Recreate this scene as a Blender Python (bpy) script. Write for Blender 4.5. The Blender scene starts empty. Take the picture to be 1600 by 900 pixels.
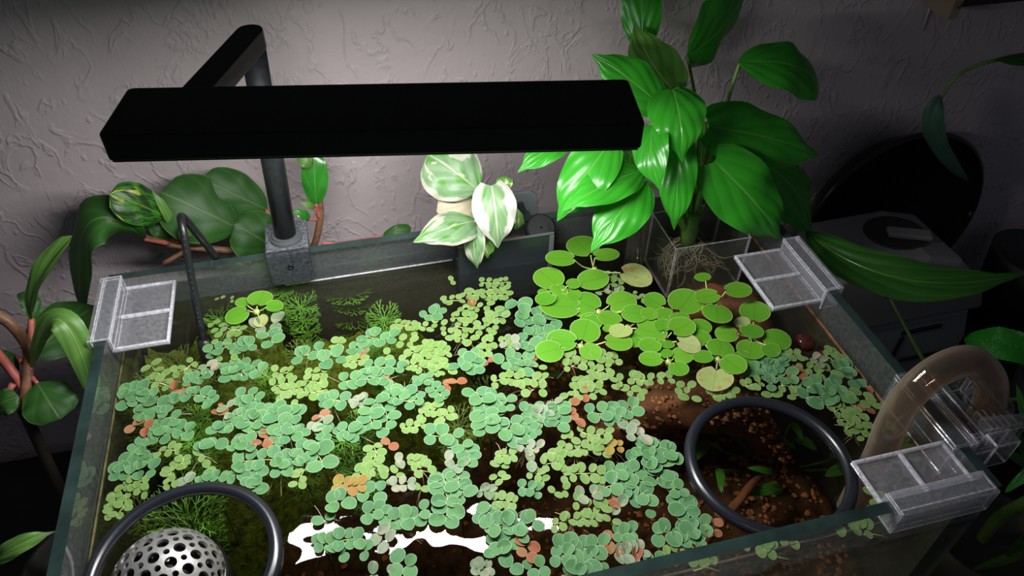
import bpy, math, random
from mathutils import Vector, Matrix, noise
random.seed(7)
scene = bpy.context.scene
COL = scene.collection

# ------------------------------------------------------------------ camera
cam = bpy.data.objects.new('camera', bpy.data.cameras.new('camera'))
COL.objects.link(cam)
cam.data.sensor_width = 36.0
cam.data.lens = 36.0 * 1175.38 / 1600.0
cam.data.clip_start = 0.01
cam.matrix_world = Matrix(((0.96857497, 0.15589136, -0.19380511, 0.2070274),
                           (-0.24821842, 0.65539464, -0.71333406, -0.19015544),
                           (0.01581621, 0.73902351, 0.67349394, 0.78945663),
                           (0, 0, 0, 1)))
scene.camera = cam

# ------------------------------------------------------------------ world / exposure
world = bpy.data.worlds.new('World'); scene.world = world
world.use_nodes = True
world.node_tree.nodes['Background'].inputs[0].default_value = (0.75, 0.8, 1.0, 1)
world.node_tree.nodes['Background'].inputs[1].default_value = 0.043
vs = scene.view_settings
vs.view_transform = 'Standard'; vs.look = 'None'; vs.gamma = 1.0; vs.use_curve_mapping = False
vs.exposure = 0.0
cy = scene.cycles
cy.use_denoising = True
cy.transparent_max_bounces = 24
cy.max_bounces = 10
cy.sample_clamp_indirect = 4.0
LED_STRENGTH = 84.0

FERNS=[
('b',0.0834,0.3458,0.0938,0.3401,0.0043,2,'yellow-green floating fern of four leaves, nearest the lamp clamp'),
('b',0.0783,0.3143,0.0835,0.3070,0.0070,2,'yellow-green floating fern of four leaves, nearest the black cable in the corner'),
('b',0.0894,0.3071,0.1014,0.2998,0.0083,3,'yellow-green floating fern of six leaves, nearest the black cable in the corner'),
('p',0.1153,0.2994,0.1304,0.3010,0.0104,2,'pale washed-out floating fern of four leaves, nearest the lamp clamp'),
('a',0.1241,0.2884,0.1259,0.2793,0.0102,2,'blue-green floating fern of four leaves, second nearest the black cable in the corner'),
('b',0.0814,0.2943,0.0917,0.2926,0.0077,2,'yellow-green floating fern of four leaves, second nearest the black cable in the corner'),
('a',0.0766,0.2799,0.0909,0.2835,0.0080,3,'blue-green floating fern of six leaves, nearest the black cable in the corner'),
('a',0.0968,0.2778,0.1103,0.2795,0.0091,3,'blue-green floating fern of six leaves, second nearest the black cable in the corner'),
('b',0.0826,0.2722,0.0959,0.2718,0.0064,2,'yellow-green floating fern of four leaves, third nearest the black cable in the corner'),
('a',0.0932,0.2642,0.0963,0.2469,0.0092,3,'blue-green floating fern of six leaves, third nearest the black cable in the corner'),
('a',0.1022,0.2641,0.1028,0.2466,0.0088,3,'blue-green floating fern of six leaves, fourth nearest the black cable in the corner'),
('a',0.1113,0.2565,0.1169,0.2485,0.0093,2,'blue-green floating fern of four leaves, nearest the black cable in the corner'),
('p',0.0763,0.2649,0.0793,0.2582,0.0074,2,'pale washed-out floating fern of four leaves, nearest the black cable in the corner'),
('b',0.0329,0.2754,0.0423,0.2612,0.0080,3,'yellow-green floating fern of six leaves, nearest the clear clip on the left rim'),
('b',0.0648,0.2711,0.0522,0.2634,0.0073,3,'yellow-green floating fern of six leaves, second nearest the black cable in the corner'),
('a',0.0604,0.2504,0.0739,0.2536,0.0072,4,'blue-green floating fern of eight leaves, nearest the black cable in the corner'),
('b',0.0290,0.2579,0.0467,0.2511,0.0071,3,'yellow-green floating fern of six leaves, third nearest the clear clip on the left rim'),
('a',0.0119,0.2439,0.0273,0.2482,0.0100,4,'blue-green floating fern of eight leaves, nearest the left glass pane'),
('a',0.0252,0.2339,0.0377,0.2407,0.0091,3,'blue-green floating fern of six leaves, second nearest the clear clip on the left rim'),
('a',0.0422,0.2292,0.0501,0.2297,0.0087,2,'blue-green floating fern of four leaves, nearest the clear clip on the left rim'),
('a',0.0259,0.2272,0.0375,0.2231,0.0072,3,'blue-green floating fern of six leaves, third nearest the left glass pane'),
('c',0.0254,0.2156,0.0353,0.2097,0.0074,2,'orange-brown decaying fern of four leaves, nearest the left glass pane'),
('a',0.0433,0.2164,0.0538,0.2145,0.0077,2,'blue-green floating fern of four leaves, second nearest the clear clip on the left rim'),
('a',0.0407,0.2061,0.0508,0.2082,0.0088,3,'blue-green floating fern of six leaves, fourth nearest the left glass pane'),
('a',0.0571,0.2032,0.0642,0.1992,0.0084,2,'blue-green floating fern of four leaves, fifth nearest the black ring around the perforated dome'),
('a',0.0368,0.2025,0.0480,0.1998,0.0075,2,'blue-green floating fern of four leaves, fourth nearest the left glass pane'),
('a',0.0568,0.2348,0.0795,0.2293,0.0078,5,'blue-green floating fern of ten leaves, nearest the black cable in the corner'),
('a',0.0813,0.2283,0.0789,0.2197,0.0086,1,'blue-green floating fern of two leaves, nearest the black cable in the corner'),
('a',0.0849,0.1988,0.0853,0.1851,0.0095,2,'blue-green floating fern of four leaves, sixth nearest the black ring around the perforated dome'),
('a',0.0900,0.2033,0.0963,0.1971,0.0082,2,'blue-green floating fern of four leaves, fifth nearest the black cable in the corner'),
('a',0.0777,0.1842,0.0783,0.1813,0.0079,1,'blue-green floating fern of two leaves, nearest the left glass pane'),
('b',0.0755,0.1765,0.0760,0.1759,0.0072,1,'yellow-green floating fern of two leaves, nearest the left glass pane'),
('a',0.0966,0.1779,0.1103,0.1768,0.0080,4,'blue-green floating fern of eight leaves, second nearest the black ring around the perforated dome'),
('b',0.0458,0.1860,0.0584,0.1840,0.0061,3,'yellow-green floating fern of six leaves, second nearest the left glass pane'),
('b',0.0629,0.1785,0.0592,0.1709,0.0061,3,'yellow-green floating fern of six leaves, third nearest the black ring around the perforated dome'),
('a',0.0373,0.1968,0.0317,0.1862,0.0082,3,'blue-green floating fern of six leaves, second nearest the left glass pane'),
('a',0.1012,0.2259,0.1139,0.2203,0.0085,3,'blue-green floating fern of six leaves, fifth nearest the black cable in the corner'),
('a',0.1022,0.2140,0.1210,0.2064,0.0088,4,'blue-green floating fern of eight leaves, second nearest the black cable in the corner'),
('a',0.1014,0.2041,0.1227,0.1977,0.0087,4,'blue-green floating fern of eight leaves, fourth nearest the black cable in the corner'),
('a',0.1283,0.2083,0.1305,0.1911,0.0101,3,'blue-green floating fern of six leaves, sixth nearest the dark open water at the bottom'),
('a',0.1138,0.1917,0.1138,0.1883,0.0099,1,'blue-green floating fern of two leaves, second nearest the black cable in the corner'),
('a',0.1283,0.1735,0.1346,0.1809,0.0073,2,'blue-green floating fern of four leaves, sixth nearest the dark open water at the bottom'),
('c',0.1233,0.1814,0.1189,0.1758,0.0072,2,'orange-brown decaying fern of four leaves, nearest the dark open water at the bottom'),
('c',0.0863,0.2113,0.0897,0.2165,0.0052,2,'orange-brown decaying fern of four leaves, second nearest the black cable in the corner'),
('p',0.0923,0.2170,0.0969,0.2087,0.0070,2,'pale washed-out floating fern of four leaves, third nearest the black cable in the corner'),
('c',0.0517,0.2442,0.0590,0.2437,0.0067,2,'orange-brown decaying fern of four leaves, nearest the black cable in the corner'),
('a',0.1002,0.1641,0.1339,0.1574,0.0087,5,'blue-green floating fern of ten leaves, nearest the dark open water at the bottom'),
('b',0.1290,0.2449,0.1393,0.2424,0.0070,3,'yellow-green floating fern of six leaves, fifth nearest the black cable in the corner'),
('b',0.1277,0.2296,0.1398,0.2298,0.0073,3,'yellow-green floating fern of six leaves, sixth nearest the black cable in the corner'),
('b',0.1303,0.2207,0.1461,0.2226,0.0075,4,'yellow-green floating fern of eight leaves, nearest the black cable in the corner'),
('b',0.1329,0.2145,0.1447,0.2116,0.0077,2,'yellow-green floating fern of four leaves, fifth nearest the black cable in the corner'),
('b',0.1533,0.2363,0.1666,0.2345,0.0070,3,'yellow-green floating fern of six leaves, fifth nearest the lamp clamp'),
('b',0.1511,0.2297,0.1640,0.2246,0.0070,3,'yellow-green floating fern of six leaves, sixth nearest the lamp clamp'),
('b',0.1515,0.2194,0.1664,0.2177,0.0074,4,'yellow-green floating fern of eight leaves, second nearest the black cable in the corner'),
('a',0.1618,0.2056,0.1782,0.2023,0.0082,4,'blue-green floating fern of eight leaves, fourth nearest the lamp clamp'),
('a',0.1808,0.2218,0.2111,0.2178,0.0092,5,'blue-green floating fern of ten leaves, nearest the middle of the floating mat'),
('a',0.2001,0.2317,0.2257,0.2255,0.0089,4,'blue-green floating fern of eight leaves, second nearest the lamp clamp'),
('c',0.2165,0.2184,0.2172,0.2163,0.0057,1,'orange-brown decaying fern of two leaves, fourth nearest the middle of the floating mat'),
('p',0.1866,0.2021,0.1937,0.1985,0.0069,3,'pale washed-out floating fern of six leaves, nearest the middle of the floating mat'),
('a',0.2038,0.1967,0.1983,0.1735,0.0102,4,'blue-green floating fern of eight leaves, sixth nearest the middle of the floating mat'),
('a',0.2102,0.1884,0.2086,0.1686,0.0090,3,'blue-green floating fern of six leaves, third nearest the middle of the floating mat'),
('a',0.2179,0.1970,0.2366,0.1887,0.0082,4,'blue-green floating fern of eight leaves, nearest the middle of the floating mat'),
('a',0.2164,0.2068,0.2146,0.2003,0.0082,1,'blue-green floating fern of two leaves, second nearest the middle of the floating mat'),
('a',0.2243,0.2017,0.2304,0.1977,0.0089,1,'blue-green floating fern of two leaves, nearest the middle of the floating mat'),
('a',0.2361,0.2098,0.2486,0.2087,0.0060,4,'blue-green floating fern of eight leaves, second nearest the middle of the floating mat'),
('a',0.2482,0.2004,0.2538,0.1889,0.0078,3,'blue-green floating fern of six leaves, nearest the middle of the floating mat'),
('b',0.2545,0.1875,0.2550,0.1849,0.0083,1,'yellow-green floating fern of two leaves, nearest the middle of the floating mat'),
('c',0.2596,0.1989,0.2612,0.1973,0.0058,1,'orange-brown decaying fern of two leaves, nearest the middle of the floating mat'),
('c',0.2697,0.2010,0.2684,0.1994,0.0072,1,'orange-brown decaying fern of two leaves, second nearest the middle of the floating mat'),
('b',0.2201,0.1658,0.2356,0.1650,0.0063,4,'yellow-green floating fern of eight leaves, nearest the middle of the floating mat'),
('b',0.2355,0.1762,0.2458,0.1761,0.0069,3,'yellow-green floating fern of six leaves, second nearest the middle of the floating mat'),
('b',0.2493,0.1693,0.2589,0.1705,0.0072,3,'yellow-green floating fern of six leaves, nearest the middle of the floating mat'),
('a',0.2382,0.1534,0.2569,0.1460,0.0100,3,'blue-green floating fern of six leaves, second nearest the middle of the floating mat'),
('b',0.2449,0.1604,0.2457,0.1596,0.0083,1,'yellow-green floating fern of two leaves, second nearest the middle of the floating mat'),
('a',0.1254,0.2030,0.1431,0.1963,0.0102,4,'blue-green floating fern of eight leaves, fifth nearest the black cable in the corner'),
('a',0.1301,0.1764,0.1459,0.1793,0.0079,4,'blue-green floating fern of eight leaves, fifth nearest the dark open water at the bottom'),
('a',0.1585,0.1678,0.1598,0.1484,0.0109,3,'blue-green floating fern of six leaves, third nearest the dark open water at the bottom'),
('a',0.1436,0.1653,0.1492,0.1574,0.0086,2,'blue-green floating fern of four leaves, fourth nearest the dark open water at the bottom'),
('a',0.1748,0.1728,0.1859,0.1673,0.0095,3,'blue-green floating fern of six leaves, fifth nearest the dark open water at the bottom'),
('a',0.1580,0.1735,0.1688,0.1760,0.0083,3,'blue-green floating fern of six leaves, fourth nearest the dark open water at the bottom'),
('c',0.1618,0.1906,0.1617,0.1894,0.0071,1,'orange-brown decaying fern of two leaves, nearest the dark open water at the bottom'),
('p',0.1570,0.1864,0.1630,0.1821,0.0075,2,'pale washed-out floating fern of four leaves, third nearest the dark open water at the bottom'),
('b',0.1970,0.1545,0.1964,0.1416,0.0071,3,'yellow-green floating fern of six leaves, third nearest the dark open water at the bottom'),
('b',0.1891,0.1386,0.2001,0.1359,0.0072,2,'yellow-green floating fern of four leaves, nearest the dark open water at the bottom'),
('c',0.2069,0.1554,0.2125,0.1507,0.0070,1,'orange-brown decaying fern of two leaves, third nearest the middle of the floating mat'),
('a',0.1254,0.1600,0.1414,0.1550,0.0080,4,'blue-green floating fern of eight leaves, third nearest the dark open water at the bottom'),
('b',0.2202,0.1363,0.2320,0.1329,0.0062,4,'yellow-green floating fern of eight leaves, second nearest the middle of the floating mat'),
('p',0.2128,0.1365,0.2131,0.1354,0.0064,1,'pale washed-out floating fern of two leaves, nearest the middle of the floating mat'),
('a',0.1476,0.2581,0.1634,0.2598,0.0094,3,'blue-green floating fern of six leaves, nearest the lamp clamp'),
('a',0.1665,0.2480,0.1783,0.2486,0.0098,2,'blue-green floating fern of four leaves, second nearest the lamp clamp'),
('b',0.1811,0.2720,0.1793,0.2610,0.0065,3,'yellow-green floating fern of six leaves, second nearest the lamp clamp'),
('a',0.2040,0.2679,0.2245,0.2601,0.0092,4,'blue-green floating fern of eight leaves, nearest the lamp clamp'),
('a',0.1908,0.2568,0.2027,0.2553,0.0081,3,'blue-green floating fern of six leaves, third nearest the lamp clamp'),
('b',0.1847,0.2437,0.1971,0.2407,0.0070,3,'yellow-green floating fern of six leaves, fourth nearest the lamp clamp'),
('c',0.2020,0.2492,0.2017,0.2464,0.0061,1,'orange-brown decaying fern of two leaves, nearest the lamp clamp'),
('b',0.2298,0.2766,0.2444,0.2694,0.0068,4,'yellow-green floating fern of eight leaves, nearest the lamp clamp'),
('b',0.2447,0.2648,0.2553,0.2660,0.0068,3,'yellow-green floating fern of six leaves, seventh nearest the black planter box'),
('a',0.2564,0.2786,0.2691,0.2841,0.0086,3,'blue-green floating fern of six leaves, fourth nearest the black planter box'),
('b',0.2636,0.2685,0.2697,0.2640,0.0071,2,'yellow-green floating fern of four leaves, eighth nearest the black planter box'),
('b',0.2321,0.2561,0.2398,0.2528,0.0070,2,'yellow-green floating fern of four leaves, fifth nearest the lamp clamp'),
('b',0.2502,0.2475,0.2622,0.2403,0.0073,3,'yellow-green floating fern of six leaves, eighth nearest the middle of the floating mat'),
('b',0.2187,0.2430,0.2326,0.2390,0.0071,2,'yellow-green floating fern of four leaves, fourth nearest the middle of the floating mat'),
('b',0.2381,0.2419,0.2509,0.2339,0.0072,4,'yellow-green floating fern of eight leaves, third nearest the middle of the floating mat'),
('b',0.2316,0.2249,0.2435,0.2254,0.0070,3,'yellow-green floating fern of six leaves, fifth nearest the middle of the floating mat'),
('b',0.2500,0.2225,0.2595,0.2256,0.0077,2,'yellow-green floating fern of four leaves, second nearest the middle of the floating mat'),
('b',0.2561,0.2150,0.2643,0.2136,0.0076,2,'yellow-green floating fern of four leaves, nearest the middle of the floating mat'),
('b',0.2867,0.3226,0.2888,0.3161,0.0061,1,'yellow-green floating fern of two leaves, nearest the black planter box'),
('b',0.3138,0.3119,0.3367,0.3073,0.0063,5,'yellow-green floating fern of ten leaves, nearest the black planter box'),
('b',0.3184,0.3024,0.3330,0.2972,0.0067,4,'yellow-green floating fern of eight leaves, nearest the black planter box'),
('b',0.3163,0.2929,0.3321,0.2891,0.0072,4,'yellow-green floating fern of eight leaves, second nearest the black planter box'),
('b',0.2749,0.2955,0.2898,0.2935,0.0071,3,'yellow-green floating fern of six leaves, second nearest the black planter box'),
('b',0.2961,0.3027,0.3099,0.2944,0.0075,4,'yellow-green floating fern of eight leaves, third nearest the black planter box'),
('b',0.2913,0.2844,0.3036,0.2806,0.0071,3,'yellow-green floating fern of six leaves, nearest the black planter box'),
('c',0.2984,0.2923,0.2986,0.2906,0.0076,1,'orange-brown decaying fern of two leaves, nearest the black planter box'),
('b',0.2793,0.2731,0.2946,0.2695,0.0072,4,'yellow-green floating fern of eight leaves, fourth nearest the black planter box'),
('b',0.2971,0.2658,0.3079,0.2663,0.0074,2,'yellow-green floating fern of four leaves, third nearest the black planter box'),
('b',0.3126,0.2817,0.3172,0.2734,0.0081,2,'yellow-green floating fern of four leaves, nearest the black planter box'),
('b',0.3141,0.2648,0.3209,0.2616,0.0077,2,'yellow-green floating fern of four leaves, second nearest the black planter box'),
('b',0.2803,0.2622,0.2940,0.2567,0.0071,3,'yellow-green floating fern of six leaves, third nearest the black planter box'),
('b',0.2986,0.2534,0.3055,0.2465,0.0071,2,'yellow-green floating fern of four leaves, fifth nearest the black planter box'),
('b',0.3063,0.2545,0.3139,0.2549,0.0074,2,'yellow-green floating fern of four leaves, fourth nearest the black planter box'),
('b',0.2690,0.2523,0.2754,0.2530,0.0068,2,'yellow-green floating fern of four leaves, sixth nearest the middle of the floating mat'),
('b',0.2798,0.2490,0.2892,0.2439,0.0078,3,'yellow-green floating fern of six leaves, fourth nearest the black planter box'),
('b',0.2985,0.2387,0.3056,0.2356,0.0078,2,'yellow-green floating fern of four leaves, seventh nearest the black planter box'),
('b',0.3130,0.2338,0.3183,0.2340,0.0076,2,'yellow-green floating fern of four leaves, sixth nearest the black planter box'),
('b',0.2931,0.2286,0.3000,0.2270,0.0075,2,'yellow-green floating fern of four leaves, fifth nearest the middle of the floating mat'),
('a',0.3269,0.2727,0.3396,0.2665,0.0125,2,'blue-green floating fern of four leaves, nearest the black planter box'),
('a',0.3340,0.2577,0.3500,0.2562,0.0108,3,'blue-green floating fern of six leaves, nearest the black planter box'),
('a',0.3547,0.2613,0.3594,0.2547,0.0103,1,'blue-green floating fern of two leaves, nearest the black planter box'),
('a',0.3383,0.2453,0.3492,0.2457,0.0106,2,'blue-green floating fern of four leaves, nearest the big round green pads'),
('a',0.3450,0.2385,0.3617,0.2367,0.0102,3,'blue-green floating fern of six leaves, nearest the big round green pads'),
('a',0.3302,0.2311,0.3447,0.2262,0.0100,3,'blue-green floating fern of six leaves, third nearest the black planter box'),
('p',0.3181,0.2333,0.3247,0.2303,0.0083,2,'pale washed-out floating fern of four leaves, nearest the black planter box'),
('a',0.2785,0.2272,0.2890,0.2240,0.0090,2,'blue-green floating fern of four leaves, second nearest the middle of the floating mat'),
('a',0.2739,0.2194,0.2883,0.2112,0.0097,4,'blue-green floating fern of eight leaves, fifth nearest the middle of the floating mat'),
('c',0.2987,0.2169,0.2971,0.2145,0.0075,1,'orange-brown decaying fern of two leaves, fifth nearest the middle of the floating mat'),
('a',0.3077,0.2099,0.3172,0.2152,0.0093,2,'blue-green floating fern of four leaves, fourth nearest the middle of the floating mat'),
('a',0.3165,0.2105,0.3327,0.2094,0.0087,4,'blue-green floating fern of eight leaves, nearest the black planter box'),
('a',0.3173,0.2015,0.3265,0.1980,0.0088,1,'blue-green floating fern of two leaves, third nearest the middle of the floating mat'),
('c',0.3358,0.2169,0.3381,0.2101,0.0063,1,'orange-brown decaying fern of two leaves, nearest the big round green pads'),
('b',0.3347,0.2020,0.3395,0.1988,0.0071,1,'yellow-green floating fern of two leaves, third nearest the big round green pads'),
('b',0.2507,0.2480,0.2617,0.2404,0.0075,3,'yellow-green floating fern of six leaves, ninth nearest the middle of the floating mat'),
('b',0.2559,0.2369,0.2675,0.2334,0.0074,3,'yellow-green floating fern of six leaves, sixth nearest the middle of the floating mat'),
('b',0.2422,0.2395,0.2512,0.2331,0.0075,3,'yellow-green floating fern of six leaves, seventh nearest the middle of the floating mat'),
('b',0.2373,0.2276,0.2514,0.2221,0.0074,3,'yellow-green floating fern of six leaves, fourth nearest the middle of the floating mat'),
('b',0.2592,0.2271,0.2569,0.2141,0.0071,3,'yellow-green floating fern of six leaves, third nearest the middle of the floating mat'),
('b',0.4446,0.2635,0.4507,0.2554,0.0057,3,'yellow-green floating fern of six leaves, second nearest the big round green pads'),
('b',0.4293,0.2951,0.4410,0.2880,0.0066,3,'yellow-green floating fern of six leaves, third nearest the big round green pads'),
('b',0.4226,0.2829,0.4369,0.2787,0.0070,3,'yellow-green floating fern of six leaves, nearest the big round green pads'),
('p',0.4131,0.2759,0.4300,0.2711,0.0069,3,'pale washed-out floating fern of six leaves, nearest the big round green pads'),
('b',0.5400,0.1665,0.5502,0.1626,0.0073,3,'yellow-green floating fern of six leaves, nearest the clip on the right rim'),
('b',0.5508,0.1597,0.5544,0.1553,0.0061,1,'yellow-green floating fern of two leaves, nearest the clip on the right rim'),
('a',0.4989,0.1578,0.5176,0.1601,0.0077,4,'blue-green floating fern of eight leaves, nearest the orange debris at mid water'),
('a',0.5076,0.1536,0.5280,0.1548,0.0082,4,'blue-green floating fern of eight leaves, third nearest the orange debris at mid water'),
('a',0.5228,0.1657,0.5362,0.1576,0.0083,4,'blue-green floating fern of eight leaves, nearest the clip on the right rim'),
('a',0.5118,0.1493,0.5307,0.1421,0.0088,4,'blue-green floating fern of eight leaves, second nearest the orange debris at mid water'),
('p',0.5615,0.1550,0.5643,0.1502,0.0072,2,'pale washed-out floating fern of four leaves, nearest the bent clear pipe'),
('b',0.5451,0.1480,0.5515,0.1457,0.0076,2,'yellow-green floating fern of four leaves, nearest the clip on the right rim'),
('c',0.5384,0.1489,0.5377,0.1390,0.0086,2,'orange-brown decaying fern of four leaves, nearest the orange debris at mid water'),
('b',0.5562,0.1406,0.5671,0.1393,0.0096,2,'yellow-green floating fern of four leaves, second nearest the clip on the right rim'),
('b',0.5738,0.1555,0.5894,0.1532,0.0081,4,'yellow-green floating fern of eight leaves, nearest the clip on the right rim'),
('a',0.5751,0.1387,0.5889,0.1374,0.0099,3,'blue-green floating fern of six leaves, nearest the bent clear pipe'),
('a',0.5789,0.1271,0.5896,0.1265,0.0096,2,'blue-green floating fern of four leaves, nearest the bent clear pipe'),
('b',0.4926,0.1415,0.5039,0.1426,0.0069,3,'yellow-green floating fern of six leaves, second nearest the orange debris at mid water'),
('a',0.5147,0.1426,0.5109,0.1338,0.0082,1,'blue-green floating fern of two leaves, nearest the orange debris at mid water'),
('b',0.5212,0.1358,0.5314,0.1301,0.0080,3,'yellow-green floating fern of six leaves, nearest the black ring beside the pipe'),
('b',0.5231,0.1213,0.5304,0.1246,0.0080,1,'yellow-green floating fern of two leaves, second nearest the black ring beside the pipe'),
('b',0.5044,0.1296,0.5127,0.1264,0.0079,1,'yellow-green floating fern of two leaves, second nearest the orange debris at mid water'),
('a',0.5400,0.1281,0.5640,0.1229,0.0102,4,'blue-green floating fern of eight leaves, nearest the bent clear pipe'),
('a',0.5340,0.1180,0.5603,0.1161,0.0118,3,'blue-green floating fern of six leaves, second nearest the bent clear pipe'),
('a',0.5382,0.1090,0.5469,0.1093,0.0115,1,'blue-green floating fern of two leaves, nearest the bent clear pipe'),
('b',0.5789,0.1129,0.5740,0.1062,0.0091,2,'yellow-green floating fern of four leaves, third nearest the bent clear pipe'),
('b',0.5855,0.1056,0.5870,0.0990,0.0075,2,'yellow-green floating fern of four leaves, nearest the bent clear pipe'),
('c',0.5905,0.1113,0.5903,0.1101,0.0065,1,'orange-brown decaying fern of two leaves, nearest the bent clear pipe'),
('c',0.5718,0.0996,0.5745,0.0940,0.0063,1,'orange-brown decaying fern of two leaves, second nearest the bent clear pipe'),
('b',0.5477,0.1012,0.5651,0.1024,0.0079,4,'yellow-green floating fern of eight leaves, third nearest the bent clear pipe'),
('b',0.5470,0.0941,0.5636,0.0937,0.0079,4,'yellow-green floating fern of eight leaves, second nearest the bent clear pipe'),
('b',0.5471,0.0852,0.5672,0.0862,0.0072,4,'yellow-green floating fern of eight leaves, nearest the bent clear pipe'),
('b',0.5516,0.0801,0.5604,0.0808,0.0073,1,'yellow-green floating fern of two leaves, nearest the bent clear pipe'),
('b',0.5538,0.0755,0.5585,0.0755,0.0061,1,'yellow-green floating fern of two leaves, second nearest the bent clear pipe'),
('b',0.5882,0.0720,0.5950,0.0676,0.0080,2,'yellow-green floating fern of four leaves, second nearest the bent clear pipe'),
('b',0.5811,0.0603,0.5897,0.0602,0.0084,2,'yellow-green floating fern of four leaves, second nearest the clip on the front rim'),
('b',0.5690,0.0561,0.5830,0.0527,0.0094,3,'yellow-green floating fern of six leaves, nearest the clip on the front rim'),
('b',0.5341,0.0301,0.5347,0.0293,0.0089,1,'yellow-green floating fern of two leaves, nearest the clip on the front rim'),
('b',0.5266,0.0215,0.5310,0.0164,0.0077,2,'yellow-green floating fern of four leaves, nearest the clip on the front rim'),
('b',0.5089,0.0041,0.5240,-0.0018,0.0085,3,'yellow-green floating fern of six leaves, second nearest the clip on the front rim'),
('b',0.4381,0.0063,0.4515,-0.0009,0.0076,3,'yellow-green floating fern of six leaves, fourth nearest the black ring beside the pipe'),
('b',0.4646,0.0053,0.4690,0.0019,0.0075,2,'yellow-green floating fern of four leaves, nearest the black ring beside the pipe'),
('b',0.3863,0.0076,0.4033,0.0034,0.0077,3,'yellow-green floating fern of six leaves, nearest the front rim of the tank'),
('b',0.3632,0.2035,0.3755,0.2026,0.0079,3,'yellow-green floating fern of six leaves, fourth nearest the big round green pads'),
('b',0.3595,0.1968,0.3687,0.1946,0.0074,2,'yellow-green floating fern of four leaves, nearest the big round green pads'),
('b',0.3796,0.1975,0.3953,0.1957,0.0079,4,'yellow-green floating fern of eight leaves, nearest the big round green pads'),
('b',0.4023,0.1975,0.4022,0.1899,0.0075,1,'yellow-green floating fern of two leaves, nearest the big round green pads'),
('b',0.3736,0.1874,0.3907,0.1859,0.0078,4,'yellow-green floating fern of eight leaves, second nearest the big round green pads'),
('b',0.3593,0.1783,0.3736,0.1754,0.0076,4,'yellow-green floating fern of eight leaves, fourth nearest the big round green pads'),
('b',0.3814,0.1742,0.3954,0.1702,0.0081,3,'yellow-green floating fern of six leaves, fifth nearest the big round green pads'),
('b',0.3579,0.1709,0.3707,0.1697,0.0075,3,'yellow-green floating fern of six leaves, sixth nearest the big round green pads'),
('b',0.3696,0.1636,0.3771,0.1649,0.0071,2,'yellow-green floating fern of four leaves, third nearest the big round green pads'),
('b',0.3897,0.1632,0.3970,0.1620,0.0072,1,'yellow-green floating fern of two leaves, second nearest the big round green pads'),
('b',0.3510,0.1681,0.3542,0.1623,0.0074,2,'yellow-green floating fern of four leaves, fifth nearest the big round green pads'),
('c',0.3638,0.1656,0.3635,0.1619,0.0074,1,'orange-brown decaying fern of two leaves, second nearest the big round green pads'),
('b',0.4062,0.1715,0.4200,0.1655,0.0078,4,'yellow-green floating fern of eight leaves, second nearest the orange debris at mid water'),
('b',0.4024,0.1588,0.4078,0.1543,0.0072,2,'yellow-green floating fern of four leaves, third nearest the orange debris at mid water'),
('b',0.4276,0.1650,0.4348,0.1633,0.0074,2,'yellow-green floating fern of four leaves, second nearest the orange debris at mid water'),
('b',0.4398,0.1542,0.4465,0.1507,0.0076,2,'yellow-green floating fern of four leaves, nearest the orange debris at mid water'),
('b',0.4443,0.1411,0.4450,0.1403,0.0086,1,'yellow-green floating fern of two leaves, nearest the orange debris at mid water'),
('b',0.4599,0.1455,0.4708,0.1442,0.0068,3,'yellow-green floating fern of six leaves, nearest the orange debris at mid water'),
('b',0.4625,0.1379,0.4783,0.1360,0.0068,4,'yellow-green floating fern of eight leaves, nearest the orange debris at mid water'),
('a',0.3629,0.1455,0.3958,0.1417,0.0095,5,'blue-green floating fern of ten leaves, nearest the big round green pads'),
('a',0.3741,0.1368,0.3831,0.1346,0.0087,2,'blue-green floating fern of four leaves, third nearest the orange debris at mid water'),
('c',0.3539,0.1568,0.3500,0.1510,0.0068,1,'orange-brown decaying fern of two leaves, third nearest the big round green pads'),
('c',0.3505,0.1449,0.3504,0.1401,0.0071,1,'orange-brown decaying fern of two leaves, third nearest the orange debris at mid water'),
('p',0.3830,0.1264,0.3917,0.1260,0.0077,1,'pale washed-out floating fern of two leaves, nearest the orange debris at mid water'),
('p',0.3844,0.1197,0.3922,0.1149,0.0083,2,'pale washed-out floating fern of four leaves, nearest the orange debris at mid water'),
('b',0.3504,0.1297,0.3677,0.1243,0.0071,4,'yellow-green floating fern of eight leaves, fifth nearest the orange debris at mid water'),
('b',0.2976,0.1943,0.3153,0.1913,0.0079,4,'yellow-green floating fern of eight leaves, fourth nearest the middle of the floating mat'),
('b',0.3213,0.1911,0.3366,0.1881,0.0079,3,'yellow-green floating fern of six leaves, seventh nearest the big round green pads'),
('b',0.3188,0.1801,0.3328,0.1767,0.0082,2,'yellow-green floating fern of four leaves, ninth nearest the middle of the floating mat'),
('a',0.2820,0.1865,0.2794,0.1491,0.0109,6,'blue-green floating fern of twelve leaves, nearest the middle of the floating mat'),
('a',0.2978,0.1808,0.2908,0.1556,0.0087,4,'blue-green floating fern of eight leaves, third nearest the middle of the floating mat'),
('a',0.3028,0.1752,0.3012,0.1651,0.0076,2,'blue-green floating fern of four leaves, nearest the middle of the floating mat'),
('a',0.2933,0.1446,0.3023,0.1470,0.0092,2,'blue-green floating fern of four leaves, third nearest the middle of the floating mat'),
('a',0.2949,0.1362,0.3090,0.1401,0.0092,3,'blue-green floating fern of six leaves, fourth nearest the middle of the floating mat'),
('a',0.3094,0.1487,0.3186,0.1407,0.0080,3,'blue-green floating fern of six leaves, sixth nearest the middle of the floating mat'),
('a',0.3139,0.1584,0.3245,0.1582,0.0076,3,'blue-green floating fern of six leaves, fifth nearest the middle of the floating mat'),
('p',0.3220,0.1492,0.3290,0.1535,0.0068,3,'pale washed-out floating fern of six leaves, fourth nearest the middle of the floating mat'),
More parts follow.
